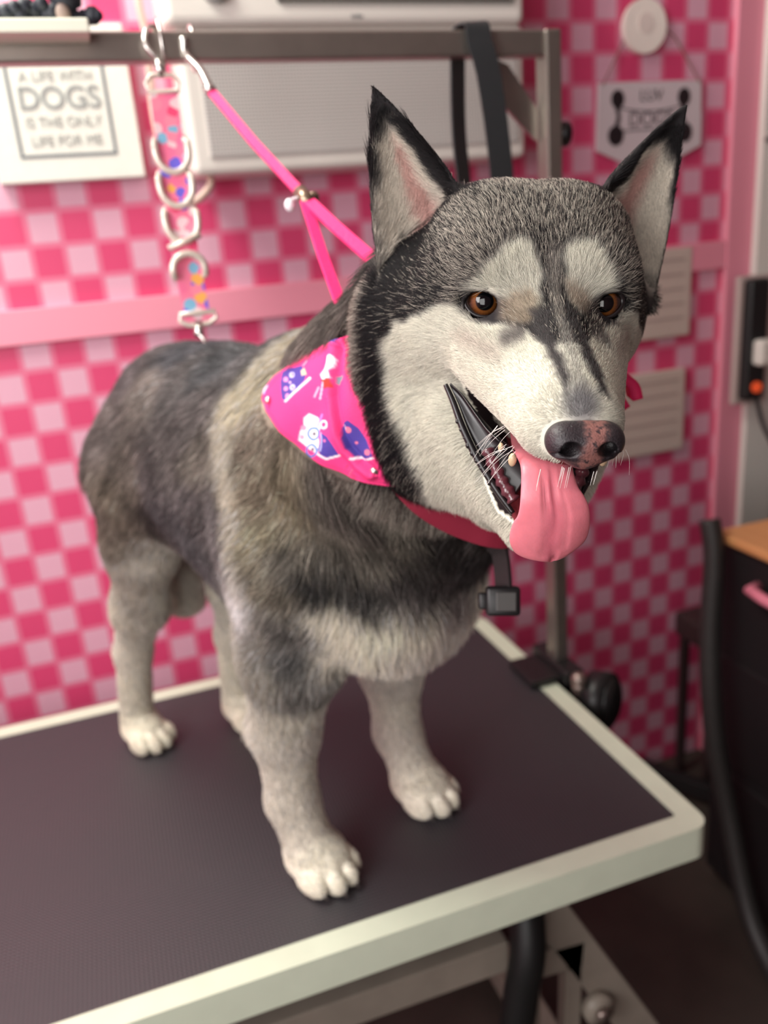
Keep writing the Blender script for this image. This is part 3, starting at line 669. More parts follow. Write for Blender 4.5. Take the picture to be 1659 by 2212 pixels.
def grid_axis(lo, hi, a, b, fine, coarse):
    s = [lo]
    while s[-1] < hi: s.append(s[-1] + (fine if a < s[-1] < b else coarse))
    return np.array(s)
FINE, COARSE = .0020, .0042
def surface_net():
    gx = grid_axis(-.30, .50, .12, .40, FINE, COARSE); gy = grid_axis(.28, 1.45, .34, .62, FINE, COARSE); gz = grid_axis(TZ - .012, 1.60, 1.14, 1.50, FINE, COARSE)
    NX, NY, NZ = len(gx), len(gy), len(gz)
    F = np.full((NX, NY, NZ), .5, np.float32)
    S = 6
    cx_, cy_, cz_ = gx[::S], gy[::S], gz[::S]
    C = np.stack(np.meshgrid(cx_, cy_, cz_, indexing='ij'), -1).reshape(-1, 3)
    dc = sdf(C).reshape(len(cx_), len(cy_), len(cz_))
    for i in range(len(cx_)):
        i0, i1 = i * S, min(i * S + S, NX)
        for j in range(len(cy_)):
            j0, j1 = j * S, min(j * S + S, NY)
            F[i0:i1, j0:j1] = np.repeat(dc[i, j], S)[:NZ][None, None, :]
    near = []
    for i in range(len(cx_)):
        for j in range(len(cy_)):
            for k in range(len(cz_)):
                if abs(dc[i, j, k]) < .050: near.append((i, j, k))
    # fine values in the blocks near the surface
    o = np.arange(S); oi, oj, ok = [a.ravel() for a in np.meshgrid(o, o, o, indexing='ij')]
    near = np.array(near) * S
    I = (near[:, 0:1] + oi).ravel(); J = (near[:, 1:2] + oj).ravel(); K = (near[:, 2:3] + ok).ravel()
    mk = (I < NX) & (J < NY) & (K < NZ); I, J, K = I[mk], J[mk], K[mk]
    P = np.stack([gx[I], gy[J], gz[K]], 1)
    out = np.empty(len(P), np.float32)
    order = np.lexsort((K // 24, J // 24, I // 24))
    CH = 120000
    for s in range(0, len(P), CH):
        ix = order[s:s + CH]; out[ix] = sdf(P[ix])
    F[I, J, K] = out
    s = F < 0
    cell = np.zeros((NX - 1, NY - 1, NZ - 1), np.int8)
    for a in (0, 1):
        for b in (0, 1):
            for c in (0, 1): cell += s[a:NX - 1 + a, b:NY - 1 + b, c:NZ - 1 + c]
    act = (cell > 0) & (cell < 8)
    idx = -np.ones(act.shape, np.int64); ai, aj, ak = np.nonzero(act); idx[ai, aj, ak] = np.arange(len(ai))
    acc = np.zeros((len(ai), 3)); cnt = np.zeros(len(ai))
    G = (gx, gy, gz)
    for ax_, (da, db) in ((0, ((0, 1, 0), (0, 0, 1))), (1, ((1, 0, 0), (0, 0, 1))), (2, ((1, 0, 0), (0, 1, 0)))):
        e = [0, 0, 0]; e[ax_] = 1
        for p in (0, 1):
            for q in (0, 1):
                bi = ai + da[0] * p + db[0] * q; bj = aj + da[1] * p + db[1] * q; bk = ak + da[2] * p + db[2] * q
                f0 = F[bi, bj, bk]; f1 = F[bi + e[0], bj + e[1], bk + e[2]]
                mk = (f0 < 0) != (f1 < 0); t = np.where(mk, f0 / np.where(mk, f0 - f1, 1), 0)
                p0 = np.stack([gx[bi], gy[bj], gz[bk]], 1); p1 = np.stack([gx[bi + e[0]], gy[bj + e[1]], gz[bk + e[2]]], 1)
                acc += np.where(mk[:, None], p0 + (p1 - p0) * t[:, None], 0); cnt += mk
    V = acc / cnt[:, None]
    faces = []
    for ax_ in range(3):
        sl0 = [slice(1, -1)] * 3; sl1 = [slice(1, -1)] * 3
        sl0[ax_] = slice(0, -1); sl1[ax_] = slice(1, None)
        A0 = s[tuple(sl0)]; A1 = s[tuple(sl1)]; ch = A0 != A1
        i, j, k = np.nonzero(ch); off = [1, 1, 1]; off[ax_] = 0; i = i + off[0]; j = j + off[1]; k = k + off[2]
        b_, c_ = [q for q in range(3) if q != ax_]
        def at(db_, dc_):
            q = [i, j, k]; q = [x.copy() for x in q]; q[b_] -= db_; q[c_] -= dc_; return idx[q[0], q[1], q[2]]
        quad = np.stack([at(0, 0), at(1, 0), at(1, 1), at(0, 1)], 1)
        flip = A1[ch] if ax_ != 1 else ~A1[ch]
        quad[flip] = quad[flip][:, ::-1]
        faces.append(quad)
    return V, np.concatenate(faces)[:, ::-1]
import time as _t
_t0 = _t.time()
DV, DF = surface_net()
for _ in range(2):
    for s in range(0, len(DV), 60000):
        P = DV[s:s + 60000]; f0 = sdf(P); g = grad(P); st_ = np.clip(f0, -.003, .003)[:, None] * g; DV[s:s + 60000] = P - st_ * .9
print('dog surface', DV.shape, DF.shape, round(_t.time() - _t0, 1))
DN = np.empty_like(DV)
for s in range(0, len(DV), 60000): DN[s:s + 60000] = grad(DV[s:s + 60000], .0012)
print('normals', round(_t.time() - _t0, 1))

# ------------------------------------------------------------------ markings of the coat, written on the surface
def ss(a, b, x): t = np.clip((x - a) / (b - a), 0, 1); return t * t * (3 - 2 * t)
_pr = np.random.default_rng(11); _lat = _pr.random((24, 24, 24)).astype(np.float32)
def vnoise(P, f):
    Q = P * f; i = np.floor(Q).astype(int); fr = Q - i; fr = fr * fr * (3 - 2 * fr); out = 0
    for a in (0, 1):
        for b in (0, 1):
            for c in (0, 1):
                w = (fr[:, 0] if a else 1 - fr[:, 0]) * (fr[:, 1] if b else 1 - fr[:, 1]) * (fr[:, 2] if c else 1 - fr[:, 2])
                out = out + w * _lat[(i[:, 0] + a) % 24, (i[:, 1] + b) % 24, (i[:, 2] + c) % 24]
    return out
def fbm(P, f): return (vnoise(P, f) + .5 * vnoise(P, f * 2.1) + .25 * vnoise(P, f * 4.3)) / 1.75
def polyd(u, v, pts):
    """signed distance to polygon, negative inside"""
    pts = np.array(pts, float); n = len(pts); d = np.full(len(u), 1e9); inside = np.zeros(len(u), bool)
    for i in range(n):
        ax, ay = pts[i]; bx, by = pts[(i + 1) % n]
        ex, ey = bx - ax, by - ay; wx, wy = u - ax, v - ay
        t = np.clip((wx * ex + wy * ey) / (ex * ex + ey * ey), 0, 1)
        d = np.minimum(d, (wx - ex * t) ** 2 + (wy - ey * t) ** 2)
        c = ((ay > v) != (by > v)) & (u < (bx - ax) * (v - ay) / (by - ay + 1e-12) + ax); inside ^= c
    d = np.sqrt(d); return np.where(inside, -d, d)
def E3(P, c, r):
    q = (P - np.array(c)); r = np.array(r); k0 = np.sqrt(((q / r) ** 2).sum(1)); k1 = np.sqrt(((q / r / r) ** 2).sum(1)); return k0 * (k0 - 1) / np.maximum(k1, 1e-6)
def C3(P, a, b, ra, rb):
    a = np.array(a); b = np.array(b); ba = b - a; pa = P - a; h = np.clip(pa @ ba / (ba @ ba), 0, 1); return np.linalg.norm(pa - h[:, None] * ba, axis=1) - (ra + (rb - ra) * h)
NXo = -.003
def nose_f(P):
    P = P - np.array([NXo, 0, 0]); A_ = P * np.array([1, 1, 1.0]); S_ = np.stack([np.abs(P[:, 0]), P[:, 1], P[:, 2]], 1)
    d = E3(P, (0, .1125, -.0480), (.0190, .0140, .0102)); d = smin(d, E3(S_, (.0125, .1140, -.0490), (.0092, .0110, .0100)), .005)
    d = smin(d, E3(P, (0, .1155, -.055), (.0110, .0085, .0095)), .006)
    d = smax(d, -C3(S_, (.0085, .1285, -.0500), (.0130, .1180, -.0500), .0050, .0040), .0014)
    d = smax(d, -C3(S_, (.0115, .1250, -.0515), (.0205, .1180, -.0560), .0022, .0014), .0012)
    d = smax(d, -C3(P, (0, .1290, -.045), (0, .1255, -.066), .0006, .0012), .0012)
    return d
BS = np.array([(-0.204,-0.022,0.61,88,88,92), (-0.301,-0.05,0.589,100,92,92), (-0.3,-0.093,0.539,112,102,98), (-0.226,-0.08,0.57,125,115,108), (-0.175,-0.066,0.586,110,104,102), (-0.128,-0.047,0.596,90,90,92), (-0.052,-0.052,0.615,95,92,92), (-0.114,-0.08,0.567,108,100,98), (-0.138,-0.099,0.538,100,92,90), (-0.21,-0.092,0.491,96,88,88), (-0.095,-0.108,0.52,112,104,96), (-0.101,-0.119,0.47,100,92,92), (-0.196,-0.091,0.447,82,76,78), (-0.232,-0.109,0.492,115,104,96), (-0.278,-0.118,0.442,125,112,98), (-0.325,-0.121,0.391,120,108,96), (-0.226,-0.106,0.435,80,70,68), (-0.246,-0.111,0.444,110,98,88), (-0.125,-0.116,0.427,95,90,92), (-0.037,-0.152,0.441,105,98,98), (-0.033,-0.142,0.478,98,92,92), (-0.26,-0.073,0.356,175,168,155), (-0.284,-0.086,0.317,205,196,180), (-0.337,-0.109,0.285,170,158,145), (-0.425,-0.073,0.157,222,212,192), (0.015,-0.083,0.613,175,165,140), (-0.011,-0.101,0.584,185,175,150), (-0.02,-0.118,0.545,180,172,155), (-0.011,-0.134,0.503,175,165,148), (0.006,-0.154,0.465,165,156,140), (0.003,-0.159,0.417,185,178,170), (-0.002,-0.156,0.38,225,220,220), (0.024,-0.123,0.551,120,108,95), (0.026,-0.131,0.508,125,112,95), (0.044,-0.141,0.468,130,120,98), (0.05,-0.142,0.423,125,115,100), (0.077,-0.128,0.514,135,122,100), (0.111,-0.126,0.506,110,102,92), (0.067,-0.129,0.454,115,108,98), (0.018,-0.148,0.367,130,122,112), (0.042,-0.132,0.367,110,105,100), (0.04,-0.117,0.334,100,98,96), (0.011,-0.14,0.309,160,152,138), (0.026,-0.111,0.29,120,115,110), (-0.004,-0.113,0.234,200,192,176), (-0.02,-0.102,0.13,210,200,185), (0.017,-0.09,0.043,235,228,205), (0.146,-0.132,0.513,90,82,76), (0.173,-0.13,0.517,75,68,64), (0.173,-0.106,0.489,100,94,84), (0.116,-0.102,0.469,90,84,76), (0.085,-0.114,0.43,60,58,56), (0.134,-0.086,0.454,110,104,94), (0.151,-0.068,0.442,70,64,62), (0.199,-0.076,0.476,62,56,54), (0.176,-0.018,0.43,70,60,60), (0.143,-0.049,0.405,85,78,76), (0.117,-0.085,0.417,65,62,60), (0.147,0.015,0.377,110,98,96), (0.09,-0.104,0.394,222,214,194), (0.12,-0.079,0.386,235,228,206), (0.138,-0.047,0.374,222,212,192), (0.144,-0.013,0.361,200,186,174), (0.098,-0.086,0.354,225,216,196), (0.06,-0.092,0.329,205,196,180), (0.123,-0.06,0.35,215,204,190), (-0.012,0.064,0.206,205,192,184), (-0.018,0.067,0.101,205,190,180), (-0.045,-0.152,0.34,175,168,155), (0.12,-0.121,0.641,95,88,88), (0.15,-0.11,0.664,60,55,60), (-0.302,-0.047,0.27,195,188,170),(-0.37,-0.07,0.30,170,160,145),(-0.39,-0.09,0.25,196,186,168),(-0.35,-0.079,0.562,105,96,95),(-0.38,-0.10,0.513,108,98,95),(-0.39,-0.1,0.456,105,95,92),(-0.432,-0.079,0.045,225,218,190),(-0.43,-0.07,0.10,205,195,170),(-0.445,-0.02,0.21,225,220,200),(-0.45,-0.02,0.29,175,165,150),(-0.363,0.048,0.056,215,208,180),(-.01,-.09,.08,215,205,190),(0.23,-0.08,.47,62,54,52),(.21,-.02,.45,60,52,52)], float)
def body_color(Q):
    """observed coat colours spread over the trunk and legs; Q = (forward, side, up)"""
    A_ = Q.copy(); A_[:, 1] = np.abs(A_[:, 1])
    wob = np.stack([fbm(Q + 3.1, 22), fbm(Q + 7.7, 22), fbm(Q + 1.3, 22)], 1) - .5
    A_ = A_ + wob * .030
    Bq = BS[:, :3].copy(); Bq[:, 1] = np.abs(Bq[:, 1]); W_ = 0; C_ = 0
    sc = np.array([1.0, .8, 1.0])
    for q, c in zip(Bq, BS[:, 3:]):
        w = 1 / ((((A_ - q) * sc) ** 2).sum(1) + .00015) ** 2.6
        W_ = W_ + w; C_ = C_ + w[:, None] * c
    C_ = C_ / W_[:, None]; lm = C_.mean(1, keepdims=True); return C_ * (122 + (lm - 122) * 1.32) / np.maximum(lm, 30)
def lin(c): c = np.clip(c, 0, 255) / 255.0; return np.where(c <= .04045, c / 12.92, ((c + .055) / 1.055) ** 2.4)
BROW_R = [(.052,.005),(.049,.008),(.041,.014),(.033,.024),(.027,.030),(.020,.033),(.013,.031),(.008,.020),(.0055,.008),(.007,-.009),(.014,-.016),(.020,-.012),(.027,-.004),(.035,-.001),(.043,.001)]
BROW_L = [(-.007,.030),(-.015,.033),(-.029,.032),(-.034,.025),(-.040,.013),(-.046,.002),(-.035,.002),(-.027,-.001),(-.021,-.008),(-.015,-.016),(-.010,-.008),(-.0075,.007),(-.006,.018)]
FACE = [(.100,-.014),(.089,-.004),(.075,-.003),(.063,-.001),(.055,-.001),(.050,-.008),(.045,-.015),(.038,-.019),(.030,-.020),(.023,-.024),(.018,-.028),(.013,-.036),(.0,-.038),(-.013,-.034),(-.018,-.030),(-.024,-.028),(-.034,-.020),(-.045,-.016),(-.050,-.004),(-.057,-.003),(-.068,-.006),(-.080,-.008),(-.094,-.014),(-.100,-.031),(-.093,-.054),(-.085,-.076),(-.078,-.094),(-.068,-.112),(-.058,-.128),(0,-.20),(.058,-.128),(.068,-.112),(.078,-.094),(.085,-.076),(.093,-.054),(.100,-.031)]
STR_R = [(.014,-.014),(.004,-.012),(.006,-.031),(.005,-.045),(.003,-.062),(.006,-.071),(.010,-.054),(.012,-.040),(.016,-.026)]
STR_L = [(-.006,-.004),(-.012,-.016),(-.014,-.036),(-.017,-.056),(-.018,-.072),(-.012,-.069),(-.008,-.051),(-.006,-.034),(-.003,-.019)]
def coat(P):
    """-> colour (linear), agouti share, pink-skin share, head weight, mouth flag, local data"""
    Q = (P - DO) @ DB.T; Pl = (P - HP) @ HR; x, y, z = Pl.T
    c = body_color(Q); n1 = fbm(P + 5, 45); n2 = fbm(P + 2, 120)
    n3 = fbm(P * np.array([1, 1, .45]) + 6, 75); mo = .66 * (n1 - .5) + .74 * (n3 - .5); mo = mo * (1 - .78 * ss(120, 190, c.mean(1))); c = c * (1 + mo)[:, None]
    ag = np.full(len(P), .34)
    lg = ss(.27, .20, Q[:, 2]) * .55; c = c + (np.array([230., 221, 205]) - c) * lg[:, None]
    tl = (Q[:, 0] < -.40) * (np.abs(Q[:, 1] - .03) < .045) * ss(.31, .26, Q[:, 2]) * (Q[:, 2] > .16); c = c + (np.array([232., 226, 208]) - c) * (tl * .9)[:, None]
    # head
    hw = ss(-.105, -.080, y + .10 * np.abs(x)) * (z > -.20) * (np.linalg.norm(Pl, axis=1) < .24)
    u = x + (n2 - .5) * .006; v = z * .89 - y * .46 + (fbm(P + 9, 120) - .5) * .006
    dark = np.array([46., 43, 45]); black = np.array([30., 28, 30]); white = np.array([226., 223, 207]); tan = np.array([122., 108, 98])
    capc = np.repeat(dark[None], len(P), 0); agh = np.full(len(P), .60)
    # darker beside the brows, below the ears and at the side of the skull
    dk = np.maximum(ss(.050, .075, np.abs(x)) * ss(.055, .02, z), ss(.017, .010, np.abs(np.abs(x + .001) - .009)) * ss(.05, .02, v) * .65)
    dk = np.maximum(dk, ss(.055, .062, z) * ss(.03, .045, np.abs(x)) * .7)
    capc = capc + (black - capc) * dk[:, None]; agh = agh * (1 - .80 * dk)
    mid = ss(.006, .002, np.abs(x + .001)) * ss(.040, .020, v) * ss(-.045, -.03, v)
    capc = capc + (np.array([150., 144, 136]) - capc) * (mid * .75)[:, None]
    def over(col, d, w, sharp=.0022, a=None):
        nonlocal capc, agh
        m = ss(sharp, -sharp, d) * w; capc = capc + (np.array(col, float) - capc) * m[:, None]
        agh = agh * (1 - m)
    front = ss(-.075, -.055, y)
    over(white, polyd(u, v, FACE), front, .003)
    over(white, polyd(u, v, BROW_R), 1.0, .004); over(white, polyd(u, v, BROW_L), 1.0, .004)
    over((168, 152, 132), polyd(u, v, [(.030, -.004), (.026, .002), (.015, .004), (.009, -.004), (.0095, -.017), (.015, -.022), (.025, -.022), (.030, -.014)]), .85, .004, 0)
    over((176, 160, 142), polyd(u, v, [(-.008, .008), (-.011, -.008), (-.019, -.015), (-.026, -.006), (-.023, .004)]), .8, .004, 0)
    for S_ in (STR_R, STR_L): over((74, 70, 70), polyd(u, v, S_), ss(-.008, .0, z + .035 + .0 * y) * 1.0, .003)
    over((150, 146, 140), np.abs(u + .0015) - .0035, ss(-.012, -.03, v) * ss(-.085, -.065, v) * .55, .003)
    # greys around the eyes, dark inner corners and the tear line
    for sx, ex in ((1, .0375), (-1, -.0385)):
        r = np.sqrt((x - ex) ** 2 + (z * 1.05) ** 2 + (y - .004) ** 2)
        over((50, 44, 44), r - .0132, 1.0, .0018)
        over((128, 114, 102), r - .0190, ss(.002, .010, (ex - x) * sx) * ss(.008, .000, z) * .35, .005)
        over((70, 64, 64), np.sqrt((x - (ex - sx * .0125)) ** 2 * .6 + (z + .0055) ** 2 * 1.6 + (y - .012) ** 2 * .3) - .0042, .9, .003)
        over((96, 90, 88), np.abs((z + .010) + .55 * (np.abs(x) - .026)) - .0018, ss(.018, .022, np.abs(x)) * ss(.036, .030, np.abs(x)) * .7 * (y > 0), .0035)
        over((176, 160, 150), np.abs(z + .019) - .004, ss(.03, .04, np.abs(x)) * ss(.06, .05, np.abs(x)) * .35, .006)
    # smudge above the nose leather
    over((120, 118, 120), np.sqrt((x + .001) ** 2 + ((y - .108) * .8) ** 2 + (z + .030) ** 2) - .0095, .9, .006)
    # black band behind the cheek, brown-grey neck behind it
    side = ss(-.044, -.052, y + (n2 - .5) * .010) * (1 - ss(-.066, -.078, y + (n1 - .5) * .02) * ss(-.0, -.02, z)) * ss(.02, .045, np.abs(x) + np.clip(-z - .1, 0, 1) * .4)
    capc = capc + (black - capc) * (side * ss(.045, .02, z))[:, None]; agh = agh * (1 - .85 * side)
    c = 255 * np.clip(c / 255, 0, 1) ** .88
    c = c + (capc - c) * hw[:, None]; ag = ag + (agh - ag) * hw
    tz = hw * ss(-.060, -.074, y + (n1 - .5) * .02) * ss(.012, -.02, z); c = c + (np.array([112., 100, 92]) * (.8 + .4 * n2[:, None]) - c) * (tz * .9)[:, None]; ag = ag + (.5 - ag) * tz
    # neck just behind the head: brown grey with dark hairs
    nk = ss(.30, .12, np.linalg.norm(Pl - np.array([0, -.12, -.05]), axis=1)) * (1 - hw) * ss(.0, -.04, y)
    c = c + (tan * (.72 + .5 * n1[:, None]) - c) * (nk * ss(.60, .64, Q[:, 2] + .4 * np.clip(Q[:, 0] - .1, 0, 1)) * .6)[:, None]
    # ears
    earw = np.zeros(len(P)); inner = np.zeros(len(P)); edir = np.zeros((len(P), 3))
    mk = (z > -.01) & (np.abs(x) > .03) & (y < -.02) & (y > -.16)
    for E_ in EARS:
        ii = np.nonzero(mk)[0]
        if not len(ii): continue
        de, a, bb, w, r, cup = ear_sdf(Pl[ii], E_)
        on = ss(.006, .002, de) * ss(-.28, -.05, bb)
        mid_, uu, vv, nn, Ln, Wd = E_
        inn = (w > cup + .0006) & (np.abs(r) < .97)
        blk = np.maximum(ss(.70, .90, np.abs(r)) * (r * 1.0 < 0), ss(.66, .84, bb))
        medial = (a * 1.0)          # u points outward
        blk = np.maximum(ss(.60, .78, -r), np.maximum(ss(.93, .99, r) + ss(.78, .92, r) * ss(.25, .5, bb), ss(.66, .80, bb + .12 * np.abs(r)))); blk = np.clip(blk, 0, 1)
        pk = ss(.55, .15, np.abs(r + .05)) * ss(.75, .45, bb) * ss(-.1, .1, bb)
        ci = np.array([226., 216, 200])[None] + (np.array([206., 150, 142]) - np.array([226., 216, 200]))[None] * (pk * .75)[:, None]
        ci = ci + (black - ci) * (blk * .95)[:, None]
        co = np.repeat(np.array([[48., 45, 46]]), len(ii), 0)
        ce = np.where(inn[:, None], ci, co)
        c[ii] = c[ii] + (ce - c[ii]) * on[:, None]; ag[ii] = ag[ii] * (1 - on * np.where(inn, 1, .4)); earw[ii] = np.maximum(earw[ii], on); inner[ii] = np.where(inn & (on > .4), 1, inner[ii])
        # hair inside the ear sweeps from the rims towards the tip
        dv = vv * .8 - uu * np.sign(a)[:, None] * .55
        edir[ii] = np.where((on > .3)[:, None], np.where(inn[:, None], dv, vv), edir[ii])
    # mouth lining
    wd = wedge(Pl); upper_ = z > -.0545 - .75 * y
    xl = np.where(upper_, np.interp(y, [0, .03, .06, .09, .105], [.061, .0515, .043, .033, .019]), np.interp(y, [0, .006, .024, .041, .058, .066], [.064, .060, .050, .035, .0185, .008]))
    mouth = (wd < .014) & (y > -.004) & (np.abs(x) < xl - .0035) & (z < -.045)
    mouth |= (wd < .0020) & (y > .006) & (z < -.045) & (np.abs(x) < .07) & upper_
    c[mouth] = np.where(np.abs(x[mouth])[:, None] > .018, np.array([34., 24, 26]), np.array([120., 46, 52]))
    sock = np.minimum(np.linalg.norm(Pl - np.array([.038, .004, -.001]), axis=1), np.linalg.norm(Pl - np.array([-.038, .004, -.001]), axis=1)) < .0135
    c[sock] = (24, 20, 20)
    nz_ = ss(.001, -.001, E3(Pl, (NXo, .1150, -.050), (.0200, .0150, .0120))); c = c + (np.array([38., 32, 34]) - c) * nz_[:, None]
    bare = mouth | sock
    return lin(c), ag, bare, hw, earw, inner, edir, Q, Pl
def sdf_nomouth(P):
    d = np.full(len(P), .5)
    for p in PR + JAW:
        lo, hi = bound(p); mk = ((P > lo - MARG) & (P < hi + MARG)).all(1)
        if mk.any() and p[-1] == 'head': d[mk] = smin(d[mk], prim(p, P[mk]), p[-2])
    return d


parts = [coat(DV[s:s + 60000]) for s in range(0, len(DV), 60000)]
VC = np.concatenate([p[0] for p in parts])
def mesh_from(name, V, F, material, parent=None, col=None, smooth=True):
    me = bpy.data.meshes.new(name); me.vertices.add(len(V)); me.vertices.foreach_set('co', np.asarray(V, np.float32).ravel())
    F = np.asarray(F); k = F.shape[1]
    me.loops.add(len(F) * k); me.polygons.add(len(F)); me.loops.foreach_set('vertex_index', F.ravel().astype(np.int32)); me.polygons.foreach_set('loop_start', (np.arange(len(F)) * k).astype(np.int32))
    me.update(calc_edges=True); me.validate()
    if smooth: me.polygons.foreach_set('use_smooth', np.ones(len(me.polygons), bool))
    if col is not None:
        a = me.color_attributes.new('coat', 'FLOAT_COLOR', 'POINT'); a.data.foreach_set('color', np.concatenate([col, np.ones((len(col), 1))], 1).astype(np.float32).ravel())
    me.materials.append(material)
    o = bpy.data.objects.new(name, me); COL.objects.link(o)
    if parent: o.parent = parent; o.matrix_parent_inverse = parent.matrix_world.inverted() if parent.type != 'EMPTY' else Matrix.Translation(-Vector(parent.location))
    return o
dog = mesh_from('husky', DV, DF, mat('coat_skin', (.5, .5, .5), .85, spec=.15, attr='coat', noise=.25, scale=260), col=VC)
tag(dog, 'grey and white husky standing on the grooming table with tongue out and ears up', 'dog')
print('coat', round(_t.time() - _t0, 1))

# ------------------------------------------------------------------ face parts
def hv(*a): return Vector(Hd(*a))
HX, HY, HZ = HR[:, 0], HR[:, 1], HR[:, 2]
def uvball(c, r, axes, nu=96, nv=64, scale=(1, 1, 1)):
    """sphere whose pole is axes[2]"""
    th = np.linspace(0, math.pi, nv + 1)[:, None]; ph = np.linspace(0, 2 * math.pi, nu, endpoint=False)[None]
    X = np.stack([np.sin(th) * np.cos(ph), np.sin(th) * np.sin(ph), np.cos(th) + 0 * ph], -1).reshape(-1, 3)
    V = c + (X * r * np.array(scale)) @ np.array(axes)
    i = np.arange(nv)[:, None] * nu; j = np.arange(nu)[None]; j2 = (j + 1) % nu
    F = np.stack([i + j, i + nu + j, i + nu + j2, i + j2], -1).reshape(-1, 4)
    return V, F, X
eye_m = mat('eye_surface', (.1, .05, .02), .10, attr='coat', coat=.5, spec=.35)
lid_m = mat('black_eyelid', srgb(30, 25, 26), .38)
for sx, ex in ((1, .0375), (-1, -.0388)):
    c = Hd(ex, -.0020 if sx > 0 else .0004, -.0005)
    g = np.array([.100 if sx > 0 else .045, .52, .130]) - np.array([ex, 0, 0]); g = HR @ g; g /= np.linalg.norm(g)
    a = np.cross(g, HZ); a /= np.linalg.norm(a); b = np.cross(g, a)
    V, F, X = uvball(c, .0128, (a, b, g))
    # cornea bulge
    ang = np.arccos(np.clip(X[:, 2], -1, 1)); V = V + g * (.0011 * ss(.95, .2, ang))[:, None]
    rr = np.sin(ang) * .0128; az = np.arctan2(X[:, 1], X[:, 0])
    st_ = .5 + .5 * np.sin(az * 37 + 3 * np.sin(az * 11)); lowd = (X @ np.array([0, 0, 1]))
    iris = np.array([88., 47, 21])[None] * (.78 + .16 * st_[:, None]) 
    iris = iris + (np.array([146., 92, 42]) - iris) * (ss(.0046, .0058, rr) * ss(.0085, .0068, rr) * .45)[:, None]
    iris = iris * (1 - .65 * ss(.0080, .0098, rr))[:, None]
    cc = np.where((rr > .0100)[:, None], np.array([40., 26, 22]), iris); cc = cc * ss(.0053, .0060, rr)[:, None] + np.array([6., 6, 8]) * (1 - ss(.0053, .0060, rr))[:, None]
    cc[X[:, 2] < 0] = (40, 26, 22)
    eye = mesh_from('eye', V, F, eye_m, dog, lin(cc)); eye['label'] = 'glossy amber eye with a large black pupil'
    # lids: almond ring, heavier above
    P_ = []; R_ = []
    for k in range(40):
        t = 2 * math.pi * k / 40
        w_, h_ = .0118 * math.cos(t), .0102 * math.sin(t) * (1 if math.sin(t) > 0 else .92)
        w_ += (-sx) * 0
        w2 = w_ * (1.0 + (.22 if w_ * sx < 0 else .05) * abs(math.cos(t)) ** 6)
        p = Hd(ex + w2, 0, h_ - .0004 + (-.0012 if w_ * sx < 0 else .0006) * abs(math.cos(t)) ** 3)
        d = p - c; 
        base = c + d; q = base - c; 
        rad = .0131; lat = q - g * (q @ g); l2 = np.linalg.norm(lat); dep = math.sqrt(max(rad ** 2 - min(l2, rad * .97) ** 2, 0))
        P_.append(c + lat + g * dep); R_.append(.0017 if math.sin(t) > 0 else .00135)
    bm = B(); tube(bm, P_, R_, 10, closed=True); obj('eyelid', bm, lid_m, dog, True)

def net(fn, lo, hi, h):
    gx, gy, gz = [np.arange(lo[i], hi[i] + h, h) for i in range(3)]
    C = np.stack(np.meshgrid(gx, gy, gz, indexing='ij'), -1); F = fn(C.reshape(-1, 3)).reshape(C.shape[:3]); s = F < 0
    NX, NY, NZ = F.shape; cell = np.zeros((NX - 1, NY - 1, NZ - 1), int)
    for a in (0, 1):
        for b in (0, 1):
            for c in (0, 1): cell += s[a:NX - 1 + a, b:NY - 1 + b, c:NZ - 1 + c]
    act = (cell > 0) & (cell < 8); idx = -np.ones(act.shape, int); A = np.nonzero(act); idx[A] = np.arange(len(A[0]))
    V = np.stack([gx[A[0]], gy[A[1]], gz[A[2]]], 1) + h / 2
    for _ in range(4):
        f0 = fn(V); g = np.stack([fn(V + e) - fn(V - e) for e in np.eye(3) * h * .3], 1); g /= np.maximum(np.linalg.norm(g, axis=1, keepdims=True), 1e-9)
        V = V - np.clip(f0, -h, h)[:, None] * g * .8
    faces = []
    for ax_ in range(3):
        s0 = [slice(1, -1)] * 3; s1 = [slice(1, -1)] * 3; s0[ax_] = slice(0, -1); s1[ax_] = slice(1, None)
        A0 = s[tuple(s0)]; A1 = s[tuple(s1)]; ch = A0 != A1; q0 = list(np.nonzero(ch))
        for d_ in range(3):
            if d_ != ax_: q0[d_] = q0[d_] + 1
        b_, c_ = [d_ for d_ in range(3) if d_ != ax_]
        def at(db_, dc_):
            q = [x.copy() for x in q0]; q[b_] -= db_; q[c_] -= dc_; return idx[q[0], q[1], q[2]]
        quad = np.stack([at(0, 0), at(1, 0), at(1, 1), at(0, 1)], 1); fl_ = A1[ch] if ax_ != 1 else ~A1[ch]
        quad[fl_] = quad[fl_][:, ::-1]; faces.append(quad)
    return V, np.concatenate(faces)[:, ::-1]
V, F = net(nose_f, (-.029, .094, -.070), (.024, .133, -.024), .0008)
n_ = fbm(V * 1.0 + 4, 160); n2_ = fbm(V + 8, 420)
ck = np.repeat(np.array([[42., 36, 40]]), len(V), 0)
pinkw = ss(-.003, .003, (.0062 - np.abs(V[:, 0] + .0062)) + (n_ - .5) * .010) * ss(-.0345, -.038, V[:, 2]) + ss(-.0555, -.059, V[:, 2]) * .5
pinkw = np.clip(pinkw, 0, 1) * ss(.104, .112, V[:, 1]) * (1 - ss(.56, .66, n2_) * .85)
ck = ck + (np.array([158., 106, 98]) - ck) * (pinkw * .85)[:, None]; ck *= (.8 + .4 * n2_)[:, None]
S_ = np.stack([np.abs(V[:, 0] - NXo), V[:, 1], V[:, 2]], 1); ho = ss(.0010, -.0012, C3(S_, (.0085, .1285, -.0500), (.0130, .1180, -.0500), .0050, .0040)); ck = ck + (np.array([10., 8, 9]) - ck) * ho[:, None]
